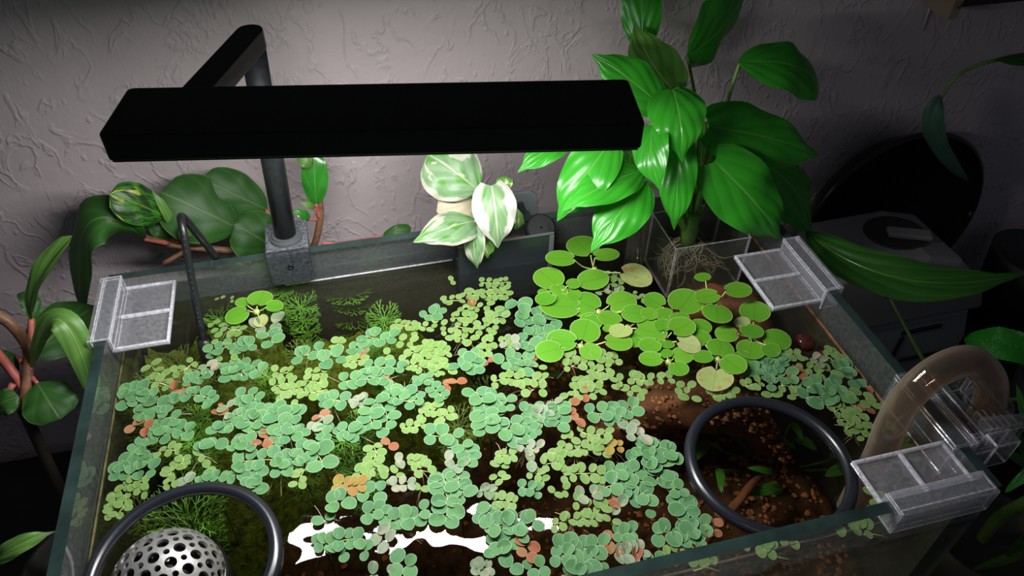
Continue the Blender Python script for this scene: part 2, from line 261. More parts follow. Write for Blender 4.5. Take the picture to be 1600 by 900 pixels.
('a',0.3401,0.1581,0.3361,0.1399,0.0097,4,'blue-green floating fern of eight leaves, second nearest the big round green pads'),
('p',0.3350,0.1605,0.3425,0.1624,0.0075,1,'pale washed-out floating fern of two leaves, nearest the big round green pads'),
('b',0.3343,0.1266,0.3408,0.1261,0.0072,2,'yellow-green floating fern of four leaves, fourth nearest the front rim of the tank'),
('b',0.3337,0.1156,0.3484,0.1148,0.0071,4,'yellow-green floating fern of eight leaves, second nearest the front rim of the tank'),
('b',0.3543,0.1183,0.3625,0.1146,0.0071,3,'yellow-green floating fern of six leaves, sixth nearest the orange debris at mid water'),
('b',0.3546,0.1083,0.3624,0.1064,0.0070,1,'yellow-green floating fern of two leaves, second nearest the front rim of the tank'),
('y',0.3679,0.1150,0.3659,0.1083,0.0065,1,'mustard-yellow floating fern of two leaves, second nearest the orange debris at mid water'),
('y',0.3749,0.1133,0.3728,0.1077,0.0058,1,'mustard-yellow floating fern of two leaves, nearest the orange debris at mid water'),
('p',0.3018,0.1289,0.3140,0.1243,0.0068,3,'pale washed-out floating fern of six leaves, second nearest the middle of the floating mat'),
('b',0.2828,0.1242,0.2938,0.1226,0.0070,3,'yellow-green floating fern of six leaves, second nearest the white lamp reflection'),
('b',0.2817,0.1159,0.2876,0.1145,0.0069,1,'yellow-green floating fern of two leaves, third nearest the middle of the floating mat'),
('p',0.3063,0.1131,0.3066,0.1125,0.0071,1,'pale washed-out floating fern of two leaves, second nearest the middle of the floating mat'),
('b',0.3206,0.1183,0.3284,0.1104,0.0071,3,'yellow-green floating fern of six leaves, sixth nearest the white lamp reflection'),
('a',0.2612,0.1394,0.2613,0.1246,0.0087,4,'blue-green floating fern of eight leaves, fourth nearest the middle of the floating mat'),
('p',0.2481,0.1300,0.2558,0.1239,0.0083,2,'pale washed-out floating fern of four leaves, nearest the middle of the floating mat'),
('a',0.0266,0.1876,0.0372,0.1797,0.0089,3,'blue-green floating fern of six leaves, nearest the left glass pane'),
('a',0.0152,0.1741,0.0232,0.1742,0.0077,2,'blue-green floating fern of four leaves, second nearest the left glass pane'),
('a',0.0330,0.1728,0.0420,0.1716,0.0078,2,'blue-green floating fern of four leaves, nearest the black ring around the perforated dome'),
('a',0.0205,0.1806,0.0284,0.1787,0.0084,2,'blue-green floating fern of four leaves, nearest the left glass pane'),
('b',0.0236,0.1634,0.0383,0.1598,0.0062,4,'yellow-green floating fern of eight leaves, nearest the left glass pane'),
('b',0.0267,0.1566,0.0385,0.1537,0.0060,3,'yellow-green floating fern of six leaves, nearest the left glass pane'),
('b',0.0188,0.1576,0.0154,0.1410,0.0064,4,'yellow-green floating fern of eight leaves, second nearest the left glass pane'),
('b',0.0275,0.1500,0.0236,0.1400,0.0062,3,'yellow-green floating fern of six leaves, nearest the black ring around the perforated dome'),
('b',0.0609,0.1712,0.0542,0.1620,0.0061,4,'yellow-green floating fern of eight leaves, second nearest the black ring around the perforated dome'),
('b',0.0522,0.1553,0.0588,0.1527,0.0052,2,'yellow-green floating fern of four leaves, nearest the black ring around the perforated dome'),
('p',0.0690,0.1573,0.0649,0.1522,0.0067,1,'pale washed-out floating fern of two leaves, nearest the black ring around the perforated dome'),
('a',0.0749,0.1538,0.0946,0.1500,0.0064,5,'blue-green floating fern of ten leaves, nearest the black ring around the perforated dome'),
('b',0.0810,0.1653,0.0810,0.1647,0.0065,1,'yellow-green floating fern of two leaves, nearest the black ring around the perforated dome'),
('a',0.1136,0.1552,0.1090,0.1324,0.0098,4,'blue-green floating fern of eight leaves, second nearest the dark open water at the bottom'),
('a',0.1006,0.1636,0.1027,0.1578,0.0075,1,'blue-green floating fern of two leaves, nearest the black ring around the perforated dome'),
('a',0.1286,0.1515,0.1345,0.1490,0.0078,2,'blue-green floating fern of four leaves, third nearest the dark open water at the bottom'),
('b',0.1472,0.1456,0.1429,0.1343,0.0067,3,'yellow-green floating fern of six leaves, nearest the dark open water at the bottom'),
('y',0.1678,0.1266,0.1843,0.1226,0.0076,4,'mustard-yellow floating fern of eight leaves, nearest the dark open water at the bottom'),
('a',0.1619,0.1138,0.1709,0.1135,0.0089,2,'blue-green floating fern of four leaves, nearest the dark open water at the bottom'),
('a',0.1578,0.1024,0.1581,0.1014,0.0075,1,'blue-green floating fern of two leaves, nearest the dark open water at the bottom'),
('a',0.1862,0.1171,0.1977,0.1143,0.0084,2,'blue-green floating fern of four leaves, fifth nearest the white lamp reflection'),
('b',0.1829,0.1342,0.1927,0.1334,0.0069,3,'yellow-green floating fern of six leaves, nearest the white lamp reflection'),
('b',0.1997,0.1348,0.2001,0.1342,0.0075,1,'yellow-green floating fern of two leaves, second nearest the white lamp reflection'),
('b',0.2029,0.1226,0.2102,0.1254,0.0066,2,'yellow-green floating fern of four leaves, second nearest the white lamp reflection'),
('p',0.2068,0.1166,0.2180,0.1143,0.0065,3,'pale washed-out floating fern of six leaves, second nearest the white lamp reflection'),
('b',0.2240,0.1252,0.2328,0.1256,0.0065,2,'yellow-green floating fern of four leaves, nearest the white lamp reflection'),
('b',0.2252,0.1110,0.2256,0.1105,0.0067,1,'yellow-green floating fern of two leaves, nearest the white lamp reflection'),
('a',0.1853,0.0995,0.1979,0.0955,0.0085,3,'blue-green floating fern of six leaves, nearest the white lamp reflection'),
('a',0.2046,0.0896,0.2240,0.0924,0.0089,4,'blue-green floating fern of eight leaves, nearest the white lamp reflection'),
('a',0.2009,0.0840,0.2101,0.0827,0.0081,1,'blue-green floating fern of two leaves, nearest the white lamp reflection'),
('a',0.2427,0.1187,0.2381,0.0823,0.0104,6,'blue-green floating fern of twelve leaves, nearest the white lamp reflection'),
('a',0.2531,0.1135,0.2527,0.0965,0.0090,4,'blue-green floating fern of eight leaves, third nearest the white lamp reflection'),
('a',0.1520,0.0844,0.1647,0.0853,0.0078,3,'blue-green floating fern of six leaves, nearest the dark open water at the bottom'),
('a',0.1612,0.0817,0.1785,0.0805,0.0082,4,'blue-green floating fern of eight leaves, nearest the dark open water at the bottom'),
('a',0.1677,0.0744,0.1816,0.0722,0.0070,2,'blue-green floating fern of four leaves, second nearest the dark open water at the bottom'),
('p',0.1931,0.0828,0.1977,0.0749,0.0074,2,'pale washed-out floating fern of four leaves, nearest the white lamp reflection'),
('a',0.1988,0.0589,0.2075,0.0542,0.0088,2,'blue-green floating fern of four leaves, nearest the white lamp reflection'),
('p',0.1852,0.0555,0.1963,0.0519,0.0064,2,'pale washed-out floating fern of four leaves, second nearest the white lamp reflection'),
('a',0.2597,0.0832,0.2684,0.0773,0.0093,2,'blue-green floating fern of four leaves, second nearest the white lamp reflection'),
('a',0.2625,0.0707,0.2947,0.0659,0.0096,6,'blue-green floating fern of twelve leaves, second nearest the white lamp reflection'),
('a',0.2627,0.0575,0.2837,0.0582,0.0092,4,'blue-green floating fern of eight leaves, second nearest the white lamp reflection'),
('a',0.2624,0.0517,0.2678,0.0515,0.0084,1,'blue-green floating fern of two leaves, second nearest the white lamp reflection'),
('a',0.2688,0.0427,0.2757,0.0359,0.0089,1,'blue-green floating fern of two leaves, third nearest the white lamp reflection'),
('p',0.2478,0.0434,0.2580,0.0419,0.0064,3,'pale washed-out floating fern of six leaves, nearest the white lamp reflection'),
('a',0.2837,0.0339,0.2911,0.0337,0.0073,2,'blue-green floating fern of four leaves, third nearest the front rim of the tank'),
('c',0.2874,0.0514,0.2844,0.0445,0.0080,2,'orange-brown decaying fern of four leaves, nearest the white lamp reflection'),
('b',0.2731,0.0876,0.2857,0.0832,0.0069,4,'yellow-green floating fern of eight leaves, nearest the white lamp reflection'),
('p',0.2655,0.0993,0.2707,0.0967,0.0062,2,'pale washed-out floating fern of four leaves, third nearest the white lamp reflection'),
('a',0.2937,0.0937,0.3045,0.0884,0.0073,3,'blue-green floating fern of six leaves, second nearest the white lamp reflection'),
('b',0.2804,0.1084,0.2821,0.1032,0.0057,2,'yellow-green floating fern of four leaves, third nearest the white lamp reflection'),
('b',0.3034,0.1056,0.3105,0.0970,0.0072,3,'yellow-green floating fern of six leaves, third nearest the white lamp reflection'),
('b',0.3149,0.1083,0.3277,0.1066,0.0073,3,'yellow-green floating fern of six leaves, fifth nearest the white lamp reflection'),
('b',0.3266,0.0971,0.3519,0.0900,0.0080,5,'yellow-green floating fern of ten leaves, nearest the front rim of the tank'),
('a',0.3589,0.0927,0.3778,0.0874,0.0093,4,'blue-green floating fern of eight leaves, third nearest the front rim of the tank'),
('a',0.3601,0.0841,0.3687,0.0813,0.0085,2,'blue-green floating fern of four leaves, fourth nearest the front rim of the tank'),
('a',0.3485,0.0802,0.3646,0.0769,0.0082,3,'blue-green floating fern of six leaves, sixth nearest the front rim of the tank'),
('a',0.3764,0.0982,0.3880,0.0961,0.0100,2,'blue-green floating fern of four leaves, second nearest the orange debris at mid water'),
('a',0.3885,0.1069,0.4102,0.0965,0.0097,5,'blue-green floating fern of ten leaves, nearest the orange debris at mid water'),
('a',0.3957,0.0978,0.3901,0.0768,0.0112,4,'blue-green floating fern of eight leaves, fourth nearest the orange debris at mid water'),
('a',0.3932,0.0740,0.4025,0.0758,0.0098,1,'blue-green floating fern of two leaves, second nearest the orange debris at mid water'),
('c',0.3548,0.0747,0.3500,0.0693,0.0087,2,'orange-brown decaying fern of four leaves, third nearest the front rim of the tank'),
('p',0.3538,0.0607,0.3581,0.0674,0.0080,1,'pale washed-out floating fern of two leaves, nearest the front rim of the tank'),
('b',0.3278,0.0748,0.3345,0.0686,0.0075,2,'yellow-green floating fern of four leaves, nearest the front rim of the tank'),
('p',0.3315,0.0772,0.3413,0.0767,0.0071,2,'pale washed-out floating fern of four leaves, nearest the front rim of the tank'),
('b',0.3157,0.0850,0.3229,0.0852,0.0064,2,'yellow-green floating fern of four leaves, second nearest the front rim of the tank'),
('b',0.3086,0.0612,0.3333,0.0582,0.0064,6,'yellow-green floating fern of twelve leaves, nearest the front rim of the tank'),
('b',0.3386,0.0619,0.3472,0.0649,0.0068,3,'yellow-green floating fern of six leaves, second nearest the front rim of the tank'),
('b',0.3468,0.0543,0.3472,0.0536,0.0070,1,'yellow-green floating fern of two leaves, nearest the front rim of the tank'),
('a',0.3669,0.0671,0.3761,0.0662,0.0095,3,'blue-green floating fern of six leaves, fourth nearest the front rim of the tank'),
('a',0.3778,0.0586,0.3774,0.0549,0.0081,1,'blue-green floating fern of two leaves, second nearest the front rim of the tank'),
('a',0.3948,0.0662,0.4019,0.0658,0.0074,2,'blue-green floating fern of four leaves, nearest the orange debris at mid water'),
('a',0.4006,0.0602,0.3995,0.0482,0.0108,3,'blue-green floating fern of six leaves, second nearest the black ring beside the pipe'),
('a',0.3728,0.0380,0.3890,0.0353,0.0097,3,'blue-green floating fern of six leaves, second nearest the front rim of the tank'),
('a',0.3923,0.0375,0.4060,0.0353,0.0087,4,'blue-green floating fern of eight leaves, second nearest the front rim of the tank'),
('a',0.3864,0.0293,0.4001,0.0277,0.0086,3,'blue-green floating fern of six leaves, third nearest the front rim of the tank'),
('c',0.4145,0.0382,0.4098,0.0295,0.0069,2,'orange-brown decaying fern of four leaves, nearest the black ring beside the pipe'),
('b',0.3743,0.0211,0.3893,0.0192,0.0066,4,'yellow-green floating fern of eight leaves, nearest the front rim of the tank'),
('a',0.3082,0.0433,0.3346,0.0391,0.0093,5,'blue-green floating fern of ten leaves, second nearest the front rim of the tank'),
('a',0.3012,0.0386,0.3229,0.0327,0.0088,4,'blue-green floating fern of eight leaves, nearest the front rim of the tank'),
('a',0.3134,0.0288,0.3220,0.0250,0.0102,1,'blue-green floating fern of two leaves, nearest the front rim of the tank'),
('a',0.3469,0.0450,0.3567,0.0438,0.0085,3,'blue-green floating fern of six leaves, nearest the front rim of the tank'),
('p',0.3426,0.0319,0.3580,0.0281,0.0076,4,'pale washed-out floating fern of eight leaves, nearest the front rim of the tank'),
('c',0.3437,0.0258,0.3521,0.0232,0.0076,2,'orange-brown decaying fern of four leaves, nearest the front rim of the tank'),
('c',0.3388,0.0446,0.3398,0.0349,0.0077,1,'orange-brown decaying fern of two leaves, nearest the front rim of the tank'),
('a',0.3615,0.0186,0.3697,0.0183,0.0072,2,'blue-green floating fern of four leaves, nearest the front rim of the tank'),
('a',0.3058,0.0251,0.3287,0.0194,0.0080,5,'blue-green floating fern of ten leaves, nearest the front rim of the tank')]
PADS=[[(0.1051, 0.3307, 0.0101, 0.0079, 0),
 (0.1184, 0.3307, 0.0183, 0.0152, 0),
 (0.1305, 0.3191, 0.0142, 0.0149, 0),
 (0.1021, 0.315, 0.0158, 0.0168, 0),
 (0.1187, 0.3065, 0.0099, 0.0136, 1)], [(0.4158, 0.3231, 0.0298, 0.0181, 0),
 (0.3921, 0.3107, 0.0256, 0.0177, 0),
 (0.4295, 0.3054, 0.0242, 0.0166, 0),
 (0.4482, 0.2834, 0.0263, 0.0188, 1)], [(0.3763, 0.297, 0.0233, 0.0195, 0),
 (0.3797, 0.2836, 0.0158, 0.0152, 0),
 (0.4111, 0.2862, 0.0276, 0.0251, 0),
 (0.3932, 0.2845, 0.0125, 0.0137, 0),
 (0.3897, 0.2754, 0.0101, 0.0097, 0),
 (0.365, 0.2837, 0.0101, 0.0091, 0),
 (0.366, 0.2737, 0.0138, 0.0134, 0)], [(0.3784, 0.2611, 0.028, 0.0275, 0),
 (0.3986, 0.2579, 0.0211, 0.0244, 0),
 (0.4262, 0.2529, 0.0258, 0.0227, 0),
 (0.4307, 0.2377, 0.0199, 0.0123, 0),
 (0.3973, 0.241, 0.0174, 0.0111, 0)], [(0.4139, 0.2347, 0.0169, 0.013, 0),
 (0.4071, 0.225, 0.0108, 0.008, 0),
 (0.4169, 0.2205, 0.014, 0.0126, 1),
 (0.4447, 0.232, 0.0122, 0.0128, 0),
 (0.4376, 0.217, 0.0207, 0.019, 0)], [(0.3844, 0.2253, 0.0207, 0.0188, 0),
 (0.3666, 0.2201, 0.0209, 0.0172, 0),
 (0.3507, 0.2112, 0.0226, 0.0214, 0),
 (0.4062, 0.2077, 0.0201, 0.0193, 0),
 (0.382, 0.2072, 0.0135, 0.0141, 0)], [(0.4251, 0.209, 0.0139, 0.0135, 0),
 (0.4353, 0.1993, 0.0149, 0.0145, 0),
 (0.4521, 0.2158, 0.0132, 0.0111, 0),
 (0.4637, 0.2092, 0.0208, 0.0167, 0),
 (0.4487, 0.1975, 0.0118, 0.0094, 0),
 (0.4626, 0.1942, 0.0173, 0.013, 1)], [(0.4593, 0.2466, 0.0176, 0.0125, 0),
 (0.4799, 0.2369, 0.0251, 0.0204, 0),
 (0.4599, 0.2291, 0.0184, 0.0161, 0),
 (0.47, 0.2221, 0.0167, 0.0099, 0),
 (0.4838, 0.2127, 0.0145, 0.0122, 0)], [(0.5022, 0.2348, 0.0225, 0.0175, 0),
 (0.5002, 0.2148, 0.0203, 0.0187, 0),
 (0.5064, 0.2576, 0.0147, 0.0099, 0),
 (0.526, 0.233, 0.0233, 0.0167, 0)], [(0.537, 0.2121, 0.0207, 0.0185, 0),
 (0.5217, 0.205, 0.0136, 0.0119, 1),
 (0.5042, 0.195, 0.0183, 0.0148, 0),
 (0.5225, 0.1921, 0.019, 0.0153, 0),
 (0.5152, 0.1772, 0.0186, 0.016, 0),
 (0.5383, 0.1824, 0.019, 0.0173, 0),
 (0.5294, 0.1702, 0.0154, 0.011, 0)], [(0.4782, 0.1969, 0.0186, 0.0149, 0),
 (0.4884, 0.1801, 0.0184, 0.0138, 0),
 (0.4726, 0.1755, 0.0154, 0.0125, 0),
 (0.4886, 0.1627, 0.017, 0.0161, 0),
 (0.5031, 0.1688, 0.014, 0.0122, 0),
 (0.4718, 0.1548, 0.0219, 0.0187, 1)], [(0.4542, 0.1827, 0.017, 0.0157, 0),
 (0.4426, 0.1883, 0.0127, 0.0104, 0),
 (0.4298, 0.1831, 0.0173, 0.0146, 0),
 (0.445, 0.1679, 0.0156, 0.0129, 0)]]
LILY=[
([0.4923, 0.42, 0.4858], None, [0.4959, 0.46, 0.5596], 0.0429, [-0.3534, -0.8151, 0.4591], 0.15, 0.006, 'lily', 'lily', [[0.4984, 0.36, 0.4375], [0.5173, 0.312, 0.3432]]),
([0.5034, 0.37, 0.47], None, [0.4762, 0.41, 0.5157], 0.0531, [-0.064, -0.7691, 0.6359], 0.35, -0.01, 'heart', 'lily_pale', [[0.5039, 0.34, 0.4352], [0.5173, 0.312, 0.3432]]),
([0.4784, 0.33, 0.4744], None, [0.4197, 0.36, 0.5168], 0.0488, [0.0053, -0.8127, 0.5826], 0.15, 0.006, 'lily', 'lily', [[0.4907, 0.32, 0.436], [0.5173, 0.312, 0.3432]]),
([0.4796, 0.325, 0.4957], None, [0.4763, 0.28, 0.4541], 0.05, [-0.2511, -0.6471, 0.7199], 0.1, 0.014, 'heart', 'lily', [[0.5083, 0.33, 0.4534], [0.5173, 0.312, 0.3432]]),
([0.5279, 0.4, 0.4839], None, [0.6069, 0.45, 0.5197], 0.0853, [0.5493, -0.8343, -0.047], 0.1, 0.006, 'lily', 'lily', [[0.5354, 0.37, 0.4338], [0.5217, 0.33, 0.3836], [0.5173, 0.312, 0.3432]]),
([0.557, 0.36, 0.4953], None, [0.6557, 0.37, 0.4566], 0.0526, [0.3467, -0.5851, 0.7331], 0.1, 0.016, 'round', 'lily', [[0.5491, 0.35, 0.4626], [0.5293, 0.325, 0.3858], [0.5173, 0.312, 0.3432]]),
([0.5241, 0.33, 0.4532], None, [0.6488, 0.33, 0.4054], 0.0634, [0.2496, -0.7163, 0.6516], 0.1, 0.008, 'heart', 'lily', [[0.5264, 0.33, 0.4181], [0.5225, 0.32, 0.3758], [0.5173, 0.312, 0.3432]]),
([0.5181, 0.3, 0.4367], None, [0.5906, 0.275, 0.357], 0.0644, [0.0435, -0.9413, 0.3349], 0.1, 0.012, 'heart', 'lily', [[0.5211, 0.315, 0.3939], [0.5173, 0.312, 0.3432]]),
([0.6004, 0.36, 0.3916], None, [0.6882, 0.35, 0.2914], 0.0873, [0.5264, -0.6665, 0.5279], 0.15, 0.014, 'heart', 'lily', [[0.554, 0.34, 0.3716], [0.5173, 0.312, 0.3432]]),
([0.4879, 0.315, 0.4627], None, [0.4784, 0.275, 0.3876], 0.0378, [-0.397, -0.7884, 0.47], 0.12, 0.012, 'lily', 'lily', [[0.5076, 0.32, 0.4203], [0.5173, 0.312, 0.3432]]),
([0.4599, 0.31, 0.4734], None, [0.4566, 0.27, 0.4356], 0.0349, [-0.6837, -0.4706, 0.5578], 0.3, 0.012, 'heart', 'lily', [[0.4922, 0.315, 0.4324], [0.5173, 0.312, 0.3432]]),
([0.4281, 0.31, 0.4681], None, [0.3719, 0.28, 0.4121], 0.0494, [-0.3594, -0.6225, 0.6952], 0.2, 0.01, 'lily', 'lily', [[0.4677, 0.315, 0.4359], [0.5173, 0.312, 0.3432]]),
([0.4532, 0.3, 0.4373], None, [0.3715, 0.27, 0.4305], 0.0402, [0.0853, -0.4337, 0.897], 0.2, 0.01, 'lily', 'lily', [[0.4891, 0.31, 0.4025], [0.5173, 0.312, 0.3432]]),
([0.456, 0.295, 0.4285], None, [0.3965, 0.26, 0.3913], 0.0504, [-0.2301, -0.4974, 0.8365], 0.12, 0.01, 'lily', 'lily', [[0.4875, 0.305, 0.3992], [0.5173, 0.312, 0.3432]]),
([0.3971, 0.33, 0.4605], None, [0.3452, 0.31, 0.4444], 0.0279, [-0.0635, -0.5212, 0.8511], 0.2, 0.006, 'lily', 'lily', [[0.4605, 0.325, 0.4307], [0.5173, 0.312, 0.3432]]),
([0.5524, 0.385, 0.4232], None, [0.5583, 0.37, 0.3773], 0.0399, [-0.3879, -0.8895, 0.2414], 0.15, 0.006, 'heart', 'lily', [[0.5346, 0.34, 0.3747], [0.5173, 0.312, 0.3432]]),
([0.5596, 0.375, 0.4175], None, [0.5352, 0.35, 0.364], 0.051, [-0.4573, -0.7077, 0.5385], 0.15, 0.006, 'heart', 'lily', [[0.5301, 0.33, 0.3675], [0.5173, 0.312, 0.3432]]),
([0.4622, 0.36, 0.4189], None, [0.4748, 0.35, 0.399], 0.0256, [-0.13, -0.9164, 0.3786], 0.15, 0.006, 'lily', 'lily', [[0.5004, 0.33, 0.387], [0.5173, 0.312, 0.3432]])]
POTHOS=[
([0.3202, 0.345, 0.4067], None, [0.2807, 0.37, 0.4349], 0.0567, [-0.0064, -0.7527, 0.6583], 0.12, 0.006, 'round', 'pothos_pale', [[0.3341, 0.35, 0.3712], [0.3359, 0.345, 0.3507]]),
([0.3234, 0.35, 0.3889], None, [0.2818, 0.345, 0.3909], 0.0296, [0.1213, -0.7368, 0.6652], 0.15, 0.006, 'round', 'pothos_cream', [[0.3359, 0.345, 0.3507]]),
([0.3141, 0.335, 0.3821], None, [0.2556, 0.315, 0.3838], 0.0365, [0.1823, -0.4603, 0.8688], 0.1, 0.006, 'heart', 'pothos_pale', [[0.3359, 0.345, 0.3507]]),
([0.3294, 0.335, 0.4174], None, [0.3292, 0.31, 0.3676], 0.0416, [-0.082, -0.8908, 0.4469], 0.12, 0.01, 'heart', 'pothos_white', [[0.3347, 0.34, 0.3856], [0.3359, 0.345, 0.3507]]),
([0.3429, 0.345, 0.4018], None, [0.347, 0.355, 0.4116], 0.0148, [-0.16, -0.6557, 0.7379], 0.15, 0.006, 'round', 'pothos_lime', [[0.3418, 0.345, 0.3808], [0.3359, 0.345, 0.3507]]),
([0.313, 0.33, 0.3789], None, [0.3121, 0.318, 0.3403], 0.0216, [-0.4465, -0.8513, 0.2755], 0.2, 0.006, 'heart', 'pothos_pale', [[0.3359, 0.345, 0.3507]]),
([0.3215, 0.335, 0.3626], None, [0.3226, 0.322, 0.3472], 0.0191, [0.0565, -0.7613, 0.646], 0.2, 0.006, 'heart', 'pothos_lime', [[0.3359, 0.345, 0.3507]]),
([0.3572, 0.355, 0.3747], None, [0.3576, 0.35, 0.3521], 0.0108, [0.2482, -0.9448, 0.214], 0.15, 0.006, 'round', 'pothos_lime', [[0.3359, 0.345, 0.3507]])]
PEPBACK=[
([0.0415, 0.425, 0.3679], None, [0.0098, 0.41, 0.4083], 0.0372, [0.7082, -0.6275, 0.3235], 0.15, 0.006, 'round', 'pep_var', [[0.0417, 0.43, 0.3515], [0.0481, 0.43, 0.3326]]),
([0.1008, 0.43, 0.3395], None, [0.0423, 0.44, 0.3846], 0.0653, [0.3145, -0.7546, 0.5759], 0.06, 0.005, 'round', 'pep', [[0.1018, 0.43, 0.3275], [0.1033, 0.43, 0.3152]]),
([0.1292, 0.45, 0.3425], None, [0.0766, 0.455, 0.3835], 0.0458, [0.3128, -0.8076, 0.4999], 0.06, 0.005, 'round', 'pep', [[0.1298, 0.44, 0.3244], [0.1168, 0.435, 0.3061]]),
([0.1355, 0.425, 0.3073], None, [0.0994, 0.425, 0.3489], 0.0511, [0.4663, -0.7866, 0.4047], 0.05, 0.006, 'round', 'pep', [[0.1287, 0.43, 0.3038]]),
([0.0243, 0.41, 0.3572], [-0.0155, 0.405, 0.3825], [-0.0523, 0.4, 0.2882], 0.0549, [-0.5951, -0.3688, 0.714], 0.2, 0.0, 'round', 'pep', [[0.0364, 0.425, 0.3372]]),
([0.0385, 0.435, 0.3352], None, [0.0269, 0.44, 0.3564], 0.0211, [0.3888, -0.8265, 0.407], 0.15, 0.006, 'round', 'pep', [[0.0449, 0.43, 0.3316]]),
([0.0452, 0.425, 0.3569], None, [0.0378, 0.43, 0.3949], 0.0104, [0.5813, -0.7845, 0.2158], 0.15, 0.006, 'lily', 'pep_light', [[0.0481, 0.43, 0.3326]]),
([0.055, 0.42, 0.3415], None, [0.0555, 0.415, 0.3677], 0.0122, [0.276, -0.9432, -0.185], 0.15, 0.006, 'lily', 'pep_light', [[0.05, 0.43, 0.3291]]),
([0.1773, 0.425, 0.3584], None, [0.1837, 0.435, 0.4101], 0.0246, [-0.037, -0.9802, 0.1944], 0.2, 0.006, 'round', 'pep_gloss', [[0.1777, 0.43, 0.3394]]),
([0.1801, 0.43, 0.397], None, [0.1699, 0.43, 0.4123], 0.0131, [0.3907, -0.8832, 0.2594], 0.15, 0.006, 'round', 'pep_light', [[0.1777, 0.43, 0.3394]]),
([0.1686, 0.425, 0.3422], None, [0.1529, 0.42, 0.3608], 0.0114, [0.6228, -0.7059, 0.3374], 0.15, 0.006, 'lily', 'pep_gloss', [[0.1761, 0.43, 0.3373]]),
([0.1754, 0.425, 0.3542], None, [0.1601, 0.42, 0.3678], 0.0076, [0.6066, -0.6613, 0.4412], 0.15, 0.006, 'lily', 'pep_light', [[0.1779, 0.43, 0.3409]]),
([0.2365, 0.43, 0.3054], None, [0.2667, 0.43, 0.3109], 0.0133, [-0.1288, -0.6884, 0.7139], 0.15, 0.006, 'round', 'pep', [[0.1986, 0.43, 0.304], [0.1753, 0.43, 0.3075]])]
PEPLEFT=[
([-0.059, 0.33, 0.3488], None, [-0.0089, 0.35, 0.4124], 0.0179, [-0.5572, -0.5582, 0.6148], 0.5, 0.01, 'round', 'pep_light', [[-0.0623, 0.315, 0.3339]]),
([-0.0628, 0.34, 0.34], None, [-0.0684, 0.36, 0.356], 0.017, [0.6667, -0.3429, 0.6618], 0.2, 0.006, 'round', 'pep', [[-0.063, 0.318, 0.3309]]),
([-0.066, 0.31, 0.3254], None, [-0.0289, 0.38, 0.3116], 0.052, [0.489, -0.0872, 0.8679], 0.1, 0.006, 'round', 'pep', [[-0.0631, 0.3, 0.3293]]),
([-0.0577, 0.29, 0.3334], [-0.0196, 0.29, 0.3783], [-0.0119, 0.26, 0.3137], 0.0214, [0.1772, -0.3372, 0.9246], 0.25, 0, 'round', 'pep_light', [[-0.0602, 0.29, 0.3317]]),
([-0.054, 0.28, 0.3259], None, [-0.0368, 0.25, 0.3117], 0.0398, [0.1827, -0.3329, 0.9251], 0.1, 0.004, 'round', 'pep', [[-0.0621, 0.29, 0.3269]]),
([-0.0733, 0.31, 0.3312], None, [-0.0875, 0.31, 0.3193], 0.0307, [-0.3911, -0.7919, 0.469], 0.1, 0.006, 'round', 'pep', [[-0.0661, 0.3, 0.3324]]),
([-0.0436, 0.1135, 0.34], None, [-0.0067, 0.1241, 0.345], 0.0146, [-0.016, -0.3817, 0.9241], 0.3, 0.008, 'lily', 'pep_light', [[-0.0799, 0.121, 0.3]]),
([-0.0858, 0.27, 0.3137], None, [-0.0659, 0.27, 0.3237], 0.0216, [-0.3728, -0.5519, 0.746], 0.15, 0.006, 'round', 'pep', [[-0.0704, 0.28, 0.3288]])]
STRAP=[
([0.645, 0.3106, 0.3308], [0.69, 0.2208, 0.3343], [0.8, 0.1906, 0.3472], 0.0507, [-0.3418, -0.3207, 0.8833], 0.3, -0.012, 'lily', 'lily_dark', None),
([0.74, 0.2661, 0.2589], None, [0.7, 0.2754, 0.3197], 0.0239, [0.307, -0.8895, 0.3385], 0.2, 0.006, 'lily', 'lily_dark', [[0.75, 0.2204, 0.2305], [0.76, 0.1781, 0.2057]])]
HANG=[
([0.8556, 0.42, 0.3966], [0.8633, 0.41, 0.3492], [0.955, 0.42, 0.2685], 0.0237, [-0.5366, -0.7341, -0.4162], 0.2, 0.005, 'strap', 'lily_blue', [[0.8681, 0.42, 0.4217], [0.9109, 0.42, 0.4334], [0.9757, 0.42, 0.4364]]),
([0.9597, 0.4, 0.4326], None, [0.8917, 0.41, 0.4386], 0.0194, [-0.0189, -0.6057, 0.7954], 0.15, 0.006, 'lily', 'lily_dark', [[0.9954, 0.4, 0.4288]])]
